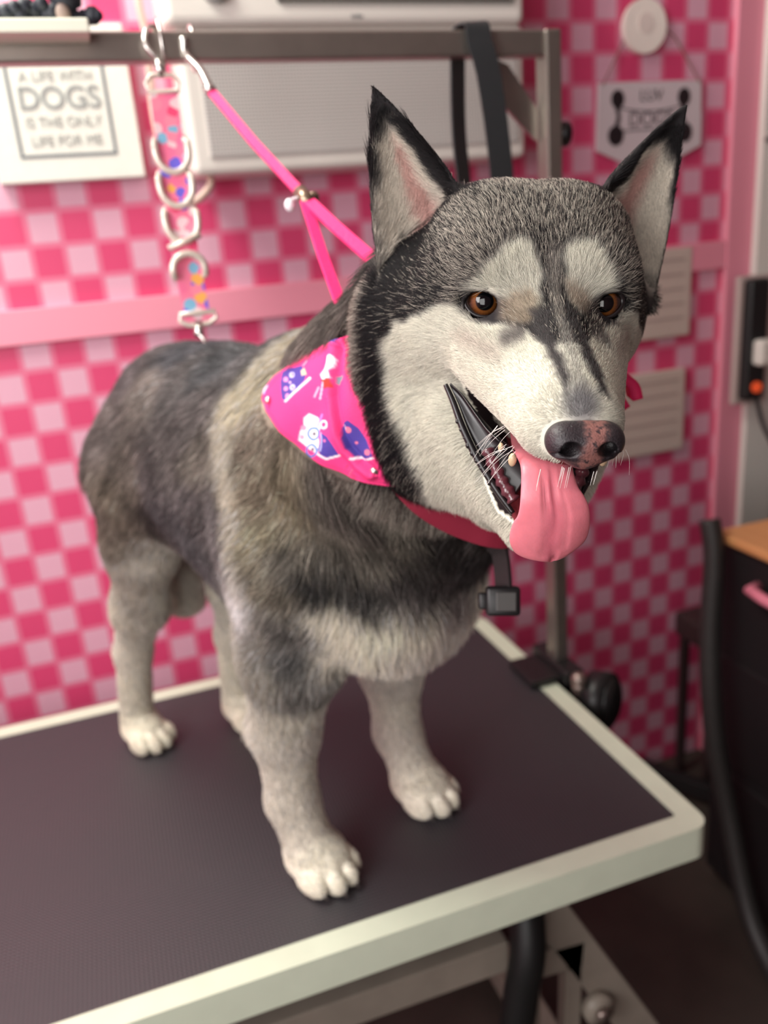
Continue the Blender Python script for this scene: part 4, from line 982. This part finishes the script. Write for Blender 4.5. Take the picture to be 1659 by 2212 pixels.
nose = mesh_from('nose', np.array([Hd(*v) for v in V]), F, mat('wet_nose', (.05, .05, .05), .42, attr='coat', bump=.35, scale=900, coat=.08), dog, lin(ck)); nose['label'] = 'moist black nose leather with a mottled pink patch'

# tongue: cross-sections along a path
TP = [(.0, .015, -.082, .016, .0040), (.002, .045, -.083, .018, .0045), (.006, .072, -.078, .0165, .0045), (.0085, .089, -.078, .0155, .0045), (.008, .0985, -.088, .0175, .0042), (.005, .1010, -.102, .0220, .0040), (.0045, .0995, -.117, .0240, .0038), (.003, .0965, -.128, .0215, .0034), (.0015, .0940, -.1345, .0150, .0026), (.001, .0925, -.1375, .006, .0012)]
path = catmull([p[:3] for p in TP], 8); wid = catmull([(p[3], p[4], 0) for p in TP], 8)
nr = 56; V = []; uu_ = []
for i, (p, w) in enumerate(zip(path, wid)):
    d = path[min(i + 1, len(path) - 1)] - path[max(i - 1, 0)]; d /= np.linalg.norm(d)
    xa = np.array([1.0, 0, 0]); xa -= d * (xa @ d); xa /= np.linalg.norm(xa); na = np.cross(xa, d)
    if na[1] < 0 and i > 30: pass
    t_ = i / (len(path) - 1)
    for k in range(nr):
        a = 2 * math.pi * k / nr; cx_, sn = math.cos(a), math.sin(a)
        X = cx_ * max(w[0], .001); off = sn * max(w[1], .0006)
        r = X / max(w[0], .002)
        fr = 1 if sn > 0 else 0
        crease = 0
        if fr and t_ > .30:
            env = ss(.30, .45, t_) * ss(1.0, .90, t_)
            for x0, x1_, dp, wd_ in ((-.0010, -.0015, .0018, .0012), (-.0042, -.0095, .0007, .0008), (.0030, .0050, .0009, .0009), (.0065, .0010, .0006, .0009)):
                xc = x0 + (x1_ - x0) * t_; fade = 1.0 if dp > .001 else float(ss(.86, .70, t_))
                crease -= 1.7 * env * dp * fade * math.exp(-((X - xc) / wd_) ** 2)
        curl = -.0035 * abs(r) ** 2.5 * float(ss(.45, .7, t_)) 
        V.append(p + xa * X + na * (off + crease + curl)); uu_.append((t_, r, fr))
V = np.array(V); uu_ = np.array(uu_); n = len(path)
F = [(i * nr + k, i * nr + (k + 1) % nr, (i + 1) * nr + (k + 1) % nr, (i + 1) * nr + k) for i in range(n - 1) for k in range(nr)]
tcol = np.array([226., 128, 140])[None] * (1 + .10 * (fbm(V * 3 + 2, 60)[:, None] - .5)); tcol = tcol * (1 - .16 * (np.exp(-(uu_[:, 1] / .22) ** 2) * ss(.3, .5, uu_[:, 0]) * uu_[:, 2])[:, None] * np.array([.6, 1, .8]))
tongue = mesh_from('tongue', np.array([Hd(*v) for v in V]), np.array(F), mat('tongue_skin', (.7, .3, .3), .36, attr='coat', sss=.25, bump=.08, scale=500, spec=.4), dog, lin(tcol)); tongue['label'] = 'long pink tongue hanging over the lower jaw'
lip_m = mat('wet_black_lip', srgb(24, 20, 22), .32, coat=.15)
gum_m = mat('mauve_gum', srgb(92, 46, 54), .25, coat=.5, noise=.4, scale=300)
for sx in (1, -1):
    LP_ = [(.0600, .006, -.0535), (.0555, .014, -.0625), (.0500, .024, -.0760), (.0430, .032, -.0895), (.0350, .041, -.1015), (.0270, .050, -.1125), (.0185, .058, -.1225)]
    LP = [Hd(sx * a, b, c) for a, b, c in LP_]; cr = catmull(LP, 6)
    bm = B(); tube(bm, cr, [.0016 + .0009 * math.sin(math.pi * i / len(cr)) for i in range(len(cr))], 10)
    for k in range(11, 29, 2): ball(bm, cr[k] + HX * sx * .0016 + HZ * .0008, .0014 + .0009 * ((k * 7) % 5) / 5, 10, (1.1, .8, 1.1))
    obj('lower_lip', bm, lip_m, dog, True)
    bm = B(); gp = catmull([Hd(sx * a, b, c) for a, b, c in ((.034, .034, -.088), (.029, .042, -.098), (.024, .049, -.1065), (.018, .056, -.1145))], 6); tube(bm, gp, [.0042 + .0010 * math.sin(i * 1.9) for i in range(len(gp))], 10); obj('gum', bm, gum_m, dog, True)
    UP_ = catmull([np.array(q) for q in ((.0600, .008, -.0530), (.0545, .016, -.0560), (.0500, .026, -.0605), (.0455, .038, -.0650), (.0410, .050, -.0690), (.0360, .062, -.0710))], 6)
    LO_ = catmull([np.array(q) for q in ((.0600, .006, -.0535), (.0545, .015, -.0640), (.0490, .0245, -.0770), (.0410, .034, -.0920), (.0320, .044, -.1060), (.0220, .053, -.1180))], 6)
    V = []; nn = 9
    for p_, q_ in zip(UP_, LO_):
        for k in range(nn):
            f = k / (nn - 1); v_ = p_ * (1 - f) + q_ * f; gap_ = np.linalg.norm(p_ - q_); v_ = v_ + np.array([-1, -.5, 0]) * (.0025 + .32 * gap_ * math.sin(math.pi * f)); V.append(Hd(sx * v_[0], v_[1], v_[2]))
    F = [(i * nn + k, i * nn + k + 1, (i + 1) * nn + k + 1, (i + 1) * nn + k) for i in range(len(UP_) - 1) for k in range(nn - 1)]
    ck_ = mesh_from('cheek_lining', np.array(V), np.array(F), lip_m, dog)
    md = ck_.modifiers.new('thickness', 'SOLIDIFY'); md.thickness = .001
    for (a, b, c, r) in ((.0275, .079, -.0755, .0032), (.0325, .067, -.0725, .0022)):
        bm = B(); ball(bm, hv(sx * a, b, c), r, 16, (.8, .85, 1.35), (HX, HY, HZ)); obj('tooth', bm, mat('worn_tooth', srgb(206, 180, 146), .25), dog, True)

# whiskers
bm = B(); wr = np.random.default_rng(5)
for sx in (1, -1):
    for k in range(15):
        b0 = np.array([sx * wr.uniform(.026, .036), wr.uniform(.062, .094), wr.uniform(-.066, -.058)])
        dirv = np.array([sx * wr.uniform(.25, .7), wr.uniform(-.75, -.15), wr.uniform(-1, -.45)]); dirv /= np.linalg.norm(dirv); Ln = wr.uniform(.018, .034) * (1 if sx > 0 else .5)
        p1 = b0 + dirv * Ln * .5; p2 = b0 + dirv * Ln + np.array([0, -.004, -.006])
        tube(bm, catmull([Hd(*b0), Hd(*p1), Hd(*p2)], 4), [.00016, .00016, .00015, .00014, .00013, .00012, .0001, .00008, .00005], 5)
    if sx < 0: continue
    for k in range(9):
        b0 = np.array([wr.uniform(-.015, .022), .108 - wr.uniform(0, .01), -.0700]); p2 = b0 + np.array([sx * .002, .003, -wr.uniform(.006, .014)])
        tube(bm, [Hd(*b0), Hd(*((b0 + p2) / 2)), Hd(*p2)], [.0002, .00016, .00006], 5)
wh = obj('whiskers', bm, mat('white_whisker', srgb(236, 232, 226), .4), dog); wh['kind'] = 'stuff'

# claws
for sg, s1 in ((-1, -.036), (1, -.026)):
    for dt, ds in ((-.027, .038), (-.0095, .052), (.0095, .052), (.027, .038)):
        bm = B(); a_ = D(s1 + ds + .018, sg * .089 + dt, .013); b_ = D(s1 + ds + .0275, sg * .089 + dt, .006); tube(bm, [a_, (a_ + b_) / 2 + np.array([0, 0, .0015]), b_], [.0032, .0026, .0008], 8); obj('claw', bm, mat('grey_claw', srgb(92, 84, 80), .4), dog, True)

# ------------------------------------------------------------------ bandana, neck cloth, collar tag
def march(px, py, off, groups=('body',)):
    N = len(px); o = np.repeat(CAM[None], N, 0); d = np.array([ray(a, b) for a, b in zip(px, py)]); d /= np.linalg.norm(d, axis=1, keepdims=True)
    t = np.full(N, .45); 
    for _ in range(90):
        v = sdf(o + d * t[:, None], groups) - off; t = t + np.clip(v, -.004, .05) * .75
    return o + d * t[:, None], np.abs(v) < .002
def march2(px, py, off):
    """over the whole coat on the open side, down onto the neck where the cheek ruff covers the cloth"""
    a, ok = march(px, py, off); b, _ = march(px, py, off, ('body', 'head'))
    lx = np.interp(py, [720, 800, 880, 960, 1060], [742, 752, 772, 800, 850]); w = ss(10, -30, px - lx)[:, None]
    return a * (1 - w) + b * w, ok
def cloth(name, poly, step, off, material, parent, colorf, thick=.0016, dispf=None):
    P = np.array(poly, float); lo = P.min(0) - step; hi = P.max(0) + step
    gx = np.arange(lo[0], hi[0], step); gy = np.arange(lo[1], hi[1], step); X, Y = np.meshgrid(gx, gy, indexing='ij'); x, y = X.ravel(), Y.ravel()
    d = polyd(x, y, P); keep = d < step * .9
    # pull border vertices onto the outline
    V, ok = march2(x, y, off); keep &= ok
    e = 1.0; gxd = (polyd(x + e, y, P) - polyd(x - e, y, P)) / 2; gyd = (polyd(x, y + e, P) - polyd(x, y - e, P)) / 2
    out_ = (d > 0) & keep; x2 = np.where(out_, x - gxd * d, x); y2 = np.where(out_, y - gyd * d, y); V2, _ = march2(x2[out_], y2[out_], off); V[out_] = V2
    if dispf is not None:
        nrm = np.stack([sdf(V + e_, ('body',)) - sdf(V - e_, ('body',)) for e_ in np.eye(3) * .002], 1); nrm /= np.maximum(np.linalg.norm(nrm, axis=1, keepdims=True), 1e-9); V = V + nrm * dispf(x2, y2)[:, None]
    idx = -np.ones(len(x), int); idx[keep] = np.arange(keep.sum()); I = idx.reshape(X.shape)
    q = np.stack([I[:-1, :-1], I[1:, :-1], I[1:, 1:], I[:-1, 1:]], -1).reshape(-1, 4); q = q[(q >= 0).all(1)]
    Vk = V[keep]; ex = np.linalg.norm(Vk[q[:, 0]] - Vk[q[:, 2]], axis=1); q = q[ex < .02]
    o_ = mesh_from(name, Vk, q, material, parent, lin(colorf(x2[keep], y2[keep])))
    md = o_.modifiers.new('thickness', 'SOLIDIFY'); md.thickness = thick; md.offset = 0
    return o_
band = thing('bandana', 'hot pink bandana with cartoon pet faces tied round the husky neck', 'bandana', tuple(D(.10, -.12, .55)))
def Cb(L): return [(500 + x * .27125, 650 + y * .27125) for x, y in L]
def bandcol(x, y):
    c = np.repeat(np.array([[255., 58, 132]]), len(x), 0)
    def put(poly, col, k=1.2): m = ss(k, -k, polyd(x, y, Cb(poly))); c[:] = c + (np.array(col, float) - c) * m[:, None]
    def seg(pts, w, col):
        P = Cb(pts); d = np.full(len(x), 1e9)
        for (ax, ay), (bx, by) in zip(P[:-1], P[1:]):
            ex, ey = bx - ax, by - ay; t = np.clip(((x - ax) * ex + (y - ay) * ey) / (ex * ex + ey * ey + 1e-9), 0, 1); d = np.minimum(d, np.hypot(x - ax - ex * t, y - ay - ey * t))
        m = ss(w * .27 + .8, w * .27 - .8, d); c[:] = c + (np.array(col, float) - c) * m[:, None]
    def dot(cx, cy, r, col, r2=None):
        p = Cb([(cx, cy)])[0]; d = np.hypot(x - p[0], (y - p[1])); m = ss(r * .27 + .8, r * .27 - .8, d)
        if r2: m = m * ss(r2 * .27 - .8, r2 * .27 + .8, d)
        c[:] = c + (np.array(col, float) - c) * m[:, None]
    ind, wh_, lp = (72, 56, 150), (250, 238, 240), (244, 150, 200)
    put([(385, 640), (400, 565), (445, 535), (505, 528), (565, 515), (610, 590), (600, 640), (520, 720), (450, 800), (405, 785), (388, 720)], ind)
    seg([(640, 620), (585, 670), (510, 735), (440, 800)], 9, wh_); put([(560, 560), (590, 535), (615, 590), (570, 600)], (240, 200, 160)); seg([(575, 520), (610, 480)], 4, (250, 190, 200))
    dot(482, 590, 24, (210, 205, 235)); dot(495, 690, 24, (210, 205, 235)); dot(486, 588, 10, ind); dot(497, 692, 10, ind); dot(430, 625, 20, lp); dot(435, 700, 18, lp); dot(455, 760, 20, lp); dot(468, 650, 10, (240, 200, 220))
    put([(800, 450), (828, 438), (842, 470), (828, 530), (800, 560), (808, 620), (730, 628), (718, 590), (755, 545), (782, 500)], wh_); put([(722, 628), (800, 622), (812, 690), (745, 700)], (235, 50, 40)); seg([(735, 650), (705, 780)], 6, (252, 200, 220)); seg([(700, 690), (665, 765)], 5, (252, 200, 220))
    put([(825, 600), (885, 590), (880, 625), (840, 668), (822, 660)], (120, 140, 150))
    put([(580, 930), (620, 895), (690, 930), (712, 1000), (700, 1080), (712, 1150), (700, 1215), (620, 1180), (530, 1110), (545, 1040), (575, 990)], wh_)
    dot(575, 1010, 22, (250, 150, 180)); dot(560, 1085, 18, (250, 150, 180))
    dot(655, 1058, 54, (52, 120, 200), 38); dot(645, 1190, 52, (52, 120, 200), 36); dot(660, 1060, 16, (90, 90, 110)); dot(655, 1180, 14, (90, 90, 110))
    seg([(685, 1000), (720, 905)], 7, (120, 130, 220)); dot(738, 985, 36, wh_, 20)
    put([(715, 1045), (770, 1075), (810, 1130), (862, 1225), (790, 1245), (725, 1230), (700, 1180), (715, 1120)], ind); seg([(700, 1215), (765, 1252), (865, 1228)], 8, wh_); seg([(718, 1050), (728, 1120), (720, 1190)], 5, (200, 200, 240)); dot(752, 1110, 10, (250, 120, 170))
    put([(878, 1010), (900, 965), (935, 945), (1010, 1010), (1075, 1110), (1130, 1235), (1060, 1262), (980, 1240), (915, 1170), (885, 1090)], ind); seg([(960, 1245), (1060, 1268), (1135, 1245)], 7, wh_); dot(932, 1025, 26, (250, 120, 150)); seg([(905, 985), (915, 1020)], 4, wh_); dot(1085, 1205, 24, (240, 120, 150)); dot(995, 1130, 12, (240, 120, 150))
    put([(795, 325), (860, 305), (850, 350), (800, 348)], (90, 80, 190)); put([(225, 720), (290, 660), (262, 745)], (150, 120, 200)); seg([(228, 765), (285, 675)], 5, wh_)
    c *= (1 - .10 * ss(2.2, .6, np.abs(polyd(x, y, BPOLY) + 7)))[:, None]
    return c
BPOLY = [(754, 724), (735, 733), (700, 748), (640, 775), (592, 812), (570, 840), (565, 862), (574, 890), (610, 935), (650, 972), (700, 1005), (760, 1033), (830, 1050), (905, 1058), (915, 1000), (860, 930), (820, 860), (802, 780), (788, 722)]
FOLD = Cb([(850, 380), (835, 480), (815, 620), (810, 760), (835, 900), (880, 1070), (930, 1180), (1030, 1290), (1120, 1350)])
def bandisp(x, y):
    d = np.full(len(x), 1e9); sgn = np.zeros(len(x))
    for (ax, ay), (bx, by) in zip(FOLD[:-1], FOLD[1:]):
        ex, ey = bx - ax, by - ay; t = np.clip(((x - ax) * ex + (y - ay) * ey) / (ex * ex + ey * ey), 0, 1); dd = np.hypot(x - ax - ex * t, y - ay - ey * t); cr = (x - ax) * ey - (y - ay) * ex
        sgn = np.where(dd < d, np.sign(cr), sgn); d = np.minimum(d, dd)
    sd = d * sgn                     # + right of the fold
    w = np.exp(-((sd + 6) / 9) ** 2) * .0045 - np.exp(-((sd - 6) / 7) ** 2) * .0035
    return w + .0012 * np.sin(x * .05 + y * .03)
bandm = mat('bandana_cotton', (1, .1, .3), .72, attr='coat', bump=.25, scale=700)
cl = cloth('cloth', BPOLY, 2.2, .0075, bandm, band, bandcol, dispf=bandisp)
def plain(x, y): return np.repeat(np.array([[235., 40, 100]]), len(x), 0)

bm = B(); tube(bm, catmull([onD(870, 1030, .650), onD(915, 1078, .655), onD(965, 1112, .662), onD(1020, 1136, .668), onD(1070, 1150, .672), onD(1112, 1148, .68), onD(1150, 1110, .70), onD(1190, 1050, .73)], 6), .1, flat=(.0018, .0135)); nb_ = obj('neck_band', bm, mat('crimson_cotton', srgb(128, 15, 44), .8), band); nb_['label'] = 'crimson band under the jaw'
bm = B(); kx = Vector(onD(1340, 818, .66)); tube(bm, catmull([kx + Vector((-.04, .02, .012)), kx + Vector((-.015, .005, .008)), kx + Vector((.006, -.002, -.002)), kx + Vector((.011, -.004, -.016))], 5), .1, flat=(.012, .004), up=(0, 0, 1)); tube(bm, catmull([kx + Vector((-.04, .02, .004)), kx + Vector((-.01, .004, -.004)), kx + Vector((.004, 0, -.022))], 5), .1, flat=(.010, .003)); obj('knot', bm, mat('pink_cotton', srgb(235, 40, 100), .7), band, True)
for (a, b_) in (((285, 790), .0), ((1135, 1360), .0)):
    q = Cb([a])[0]; V_, _ = march(np.array([q[0]]), np.array([q[1]]), .0098); n_v = np.stack([sdf(V_ + e_, ('body',)) - sdf(V_ - e_, ('body',)) for e_ in np.eye(3) * .002], 1)[0]; n_v /= np.linalg.norm(n_v)
    bm = B(); cyl(bm, V_[0] - n_v * .001, V_[0] + n_v * .0010, .0034, 20); cyl(bm, V_[0], V_[0] + n_v * .0018, .0018, 16); obj('metal_snap', bm, chrome, band, True)

colr = thing('dog_collar', 'black webbing collar end with square plastic buckle hanging below the dog jaw', 'collar', tuple(onD(1085, 1290, .70)))
bm = B(); tube(bm, catmull([onD(1030, 1150, .735), onD(1068, 1172, .715), onD(1080, 1195, .705), onD(1086, 1240, .70), onD(1088, 1275, .70)], 5), .1, flat=(.0095, .0016), up=(0, 1, 0)); obj('strap', bm, mat('glitter_black_webbing', srgb(44, 38, 38), .5, noise=.6, scale=500), colr)
bm = B(); bc = onD(1086, 1298, .695); cax = [CM[:, 0], -CM[:, 1], -CM[:, 2]]; obox(bm, bc, cax, (.0145, .0125, .006), .003)
obj('buckle', bm, black_plastic, colr, True)
bm = B(); obox(bm, bc + (-CM[:, 2]) * .0062 + CM[:, 0] * .002, cax, (.0085, .0080, .0012), .0008); obj('buckle_face', bm, mat('dark_grey_rubber', srgb(70, 68, 66), .5), colr)
bm = B(); obox(bm, bc - CM[:, 0] * .0165, cax, (.004, .007, .004), .0015); obj('side_clip', bm, black_plastic, colr, True)

# ------------------------------------------------------------------ fur
def make_fur():
    rng = np.random.default_rng(21)
    F = DF; A = DV[F[:, 0]]; Bq = DV[F[:, 1]]; Cq = DV[F[:, 2]]; Dq = DV[F[:, 3]]
    area_ = .5 * np.linalg.norm(np.cross(Cq - A, Dq - Bq), axis=1)
    cen = (A + Bq + Cq + Dq) / 4
    Pl = (cen - HP) @ HR; Q = (cen - DO) @ DB.T
    toward = (DN[F[:, 0]] * (CAM - cen)).sum(1) / np.linalg.norm(CAM - cen, axis=1)
    head = (Pl[:, 1] > -.13) & (np.linalg.norm(Pl, axis=1) < .22)
    dens = np.where(head, 4.8e6, .42e6)
    neck = ~head & (np.linalg.norm(Pl, axis=1) < .30); dens = np.where(neck, 1.1e6, dens)
    dens = np.where(toward < -.15, dens * .25, dens)
    w = area_ * dens; n = int(w.sum() * FURN); 
    fi = rng.choice(len(F), n, p=w / w.sum()); a, b = rng.random(n), rng.random(n)
    def lerp(Z): return (Z[F[fi, 0]] * (1 - a)[:, None] + Z[F[fi, 1]] * a[:, None]) * (1 - b)[:, None] + (Z[F[fi, 3]] * (1 - a)[:, None] + Z[F[fi, 2]] * a[:, None]) * b[:, None]
    P = lerp(DV); N = lerp(DN); N /= np.linalg.norm(N, axis=1, keepdims=True)
    out = [coat(P[s:s + 80000]) for s in range(0, n, 80000)]
    col = np.concatenate([o[0] for o in out]); ag, bare, hw, earw, inner, edir, Q, Pl = [np.concatenate([o[i] for o in out]) for i in range(1, 9)]
    x, y, z = Pl.T
    # no hair on nose leather, mouth, eyes
    nosed = nose_f(Pl)
    keep = ~bare & (nosed > .0006)
    for ex in (.0375, -.0388): keep &= np.sqrt(((x - ex) / .0126) ** 2 + ((z + .0003) / .0110) ** 2) * 1.0 > np.where(y > -.012, 1.0, 0)
    keep &= ~((wedge(Pl) < .0018) & (y > .0) & (np.abs(x) < .06))
    P, N, col, ag, hw, earw, inner, edir, Q, Pl = [v[keep] for v in (P, N, col, ag, hw, earw, inner, edir, Q, Pl)]
    x, y, z = Pl.T; n = len(P)
    ag = np.where((hw < .5) & (np.linalg.norm(Pl, axis=1) < .3), ag * .6, ag)
    # none under the cloth
    from mathutils.kdtree import KDTree
    cv = np.array([v.co[:] for o_ in band.children if o_.name.startswith(('cloth', 'neck_band')) for v in o_.data.vertices][::2])
    kd = KDTree(len(cv)); [kd.insert(v, i) for i, v in enumerate(cv)]; kd.balance()
    lo, hi = cv.min(0) - .03, cv.max(0) + .03; ii = np.nonzero(((P > lo) & (P < hi)).all(1) & ((hw < .5) | (Pl[:, 1] < -.068)))[0]
    dist = np.full(len(P), 9.0); dist[ii] = [kd.find(p)[2] for p in P[ii]]
    kp = dist > .0125; near_c = ss(.030, .0125, dist)
    P, N, col, ag, hw, earw, inner, edir, Q, Pl, near_c = [v[kp] for v in (P, N, col, ag, hw, earw, inner, edir, Q, Pl, near_c)]
    x, y, z = Pl.T; n = len(P)
    # direction of growth
    rad = Pl - np.array([0, .135, -.030]); rad[:, 2] += -.10 * ss(.02, -.10, y) * ss(.02, -.04, z)
    dh = rad / np.linalg.norm(rad, axis=1, keepdims=True); dh[:, 2] -= .45 * ss(-.05, -.11, z); dh = dh @ HR.T
    s, t, zz = Q.T
    leg = ss(.34, .27, zz)
    db = np.stack([-.75 * (1 - leg) * np.ones(n), .10 * np.sign(t), -.75 - .4 * leg], 1)
    chest = ss(.05, .11, s) * (1 - leg); db = db + (np.array([-.1, 0, -1.1]) - db) * chest[:, None]
    paw = ss(.05, .035, zz); db = db + (np.stack([np.ones(n), 0 * t, -.25 * np.ones(n)], 1) - db) * paw[:, None]
    db = db @ DB
    dr = db + (dh - db) * ss(0, 1, hw)[:, None]
    ew = (earw * (np.linalg.norm(edir, axis=1) > .1))[:, None]; dr = dr * (1 - ew) + (edir @ HR.T) * ew
    nz = np.stack([fbm(P + k, 70) for k in (1, 4, 8)], 1) - .5; nz2 = np.stack([vnoise(P + k, 230) for k in (2, 5, 9)], 1) - .5
    dr = dr + nz * (1.1 * (1 - hw) + .45 * hw)[:, None] + nz2 * (.9 - .35 * hw)[:, None] + rng.normal(0, .12, (n, 3))
    dr -= N * (dr * N).sum(1, keepdims=True); dr /= np.maximum(np.linalg.norm(dr, axis=1, keepdims=True), 1e-6)
    # length
    L = np.full(n, .026) + .010 * chest; L = L + (.009 - L) * ss(.31, .15, zz); L = L + (.006 - L) * paw
    L = L - .012 * ss(.40, .33, zz) * ss(.24, .30, zz) * (s < -.2)
    # feathering at the back of the front legs
    L = L + .010 * ss(.32, .25, zz) * ss(.17, .22, zz) * ss(-.06, -.075, s) * (s > -.2)
    tail = ss(-.50, -.52, s) * (zz > .2); L = L + .02 * tail
    Lh = .0045 + .0065 * ss(.075, .02, y) + .008 * ss(-.01, -.06, y) * ss(.03, -.03, z) + .009 * ss(-.06, -.13, z) * ss(.04, -.02, y)
    L = L + (Lh - L) * hw; L = np.where(earw > .3, np.where(inner > .5, .0155, .0045), L); L = np.where((earw > .3) & (z > .098), .0028, L)
    L = L * (1 - .6 * hw * ss(-.055, -.075, x)); L *= rng.uniform(.65, 1.25, n) * (1 - .62 * near_c)
    lift = .30 + .16 * rng.random(n); lift = np.where(hw > .5, .26 + .16 * rng.random(n), lift); lift = np.where(inner > .5, .45, lift); lift = lift + .10 * ss(.35, .45, L / .06)
    K = 5; tt = np.linspace(0, 1, K)
    pts = np.empty((n, K, 3), np.float32)
    up = np.sin(lift)[:, None]; co = np.cos(lift)[:, None]
    droop = np.array([0, 0, -1.0])
    for k, q in enumerate(tt):
        pts[:, k] = P - N * .0006 + L[:, None] * (dr * co * q + N * (up * (q - .38 * q * q)) + droop * (.10 * (L[:, None] / .03) * q * q))
    # keep tips above the table
    pts[:, :, 2] = np.maximum(pts[:, :, 2], TZ + .0015)
    r0 = np.where(hw > .5, .000125, .00034) * rng.uniform(.7, 1.2, n); prof = np.array([1, .95, .8, .55, .15])
    R_ = (r0[:, None] * prof).astype(np.float32)
    j = rng.random(n); br = rng.uniform(.66, 1.12, n)
    isag = rng.random(n) < ag * np.where(hw > .4, .72, .45)
    tip = np.where(isag[:, None], lin(np.array([[208., 198, 182]])) * rng.uniform(.6, 1.1, (n, 1)), col * br[:, None])
    root = np.where(isag[:, None], col * .8, col * br[:, None])
    pal = lambda f: root + (tip - root) * f
    cols = np.ones((n, K, 4), np.float32)
    for k, f in enumerate((0, .1, .6, 1, 1)): cols[:, k, :3] = pal(f)
    # a marking shows at the middle of the hairs, so colour the head hairs from there
    hi_ = np.nonzero((hw > .3) & (earw < .3))[0]; mid = (P + dr * (L * .6)[:, None])[hi_]
    o2 = [coat(mid[s_:s_ + 80000]) for s_ in range(0, len(mid), 80000)]; c2 = np.concatenate([o[0] for o in o2]); a2 = np.concatenate([o[1] for o in o2]); b2 = np.concatenate([o[2] for o in o2]) | (np.concatenate([nose_f((q - HP) @ HR) for q in np.array_split(mid, 8)]) < .001)
    col[hi_] = np.where(b2[:, None], col[hi_], c2); ag[hi_] = np.where(b2, ag[hi_], a2)
    isag = rng.random(n) < ag * np.where(hw > .4, .72, .45)
    tip = np.where(isag[:, None], np.where(hw[:, None] > .3, lin(np.array([[206., 197, 183]])), np.clip(col * 2.6 + .03, 0, .62)) * rng.uniform(.5, 1.1, (n, 1)), col * br[:, None])
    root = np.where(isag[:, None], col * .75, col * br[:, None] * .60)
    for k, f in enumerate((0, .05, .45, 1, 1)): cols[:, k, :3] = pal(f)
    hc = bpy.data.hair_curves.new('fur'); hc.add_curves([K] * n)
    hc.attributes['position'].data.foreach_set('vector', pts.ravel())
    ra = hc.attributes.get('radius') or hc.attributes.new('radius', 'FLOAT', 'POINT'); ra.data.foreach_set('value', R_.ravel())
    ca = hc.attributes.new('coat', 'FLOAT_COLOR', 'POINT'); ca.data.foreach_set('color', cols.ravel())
    m = bpy.data.materials.new('fur_strands'); m.use_nodes = True; nt = m.node_tree; bs = nt.nodes['Principled BSDF']
    at = nt.nodes.new('ShaderNodeAttribute'); at.attribute_name = 'coat'; nt.links.new(at.outputs['Color'], bs.inputs['Base Color'])
    bs.inputs['Roughness'].default_value = .48; bs.inputs['Specular IOR Level'].default_value = .14
    hc.materials.append(m)
    o = bpy.data.objects.new('fur', hc); COL.objects.link(o); o.parent = dog; o.matrix_parent_inverse = dog.matrix_world.inverted(); o['kind'] = 'stuff'
    print('hairs', n)
FURN = 1.0
if FUR: make_fur()
print('total', round(_t.time() - _t0, 1))
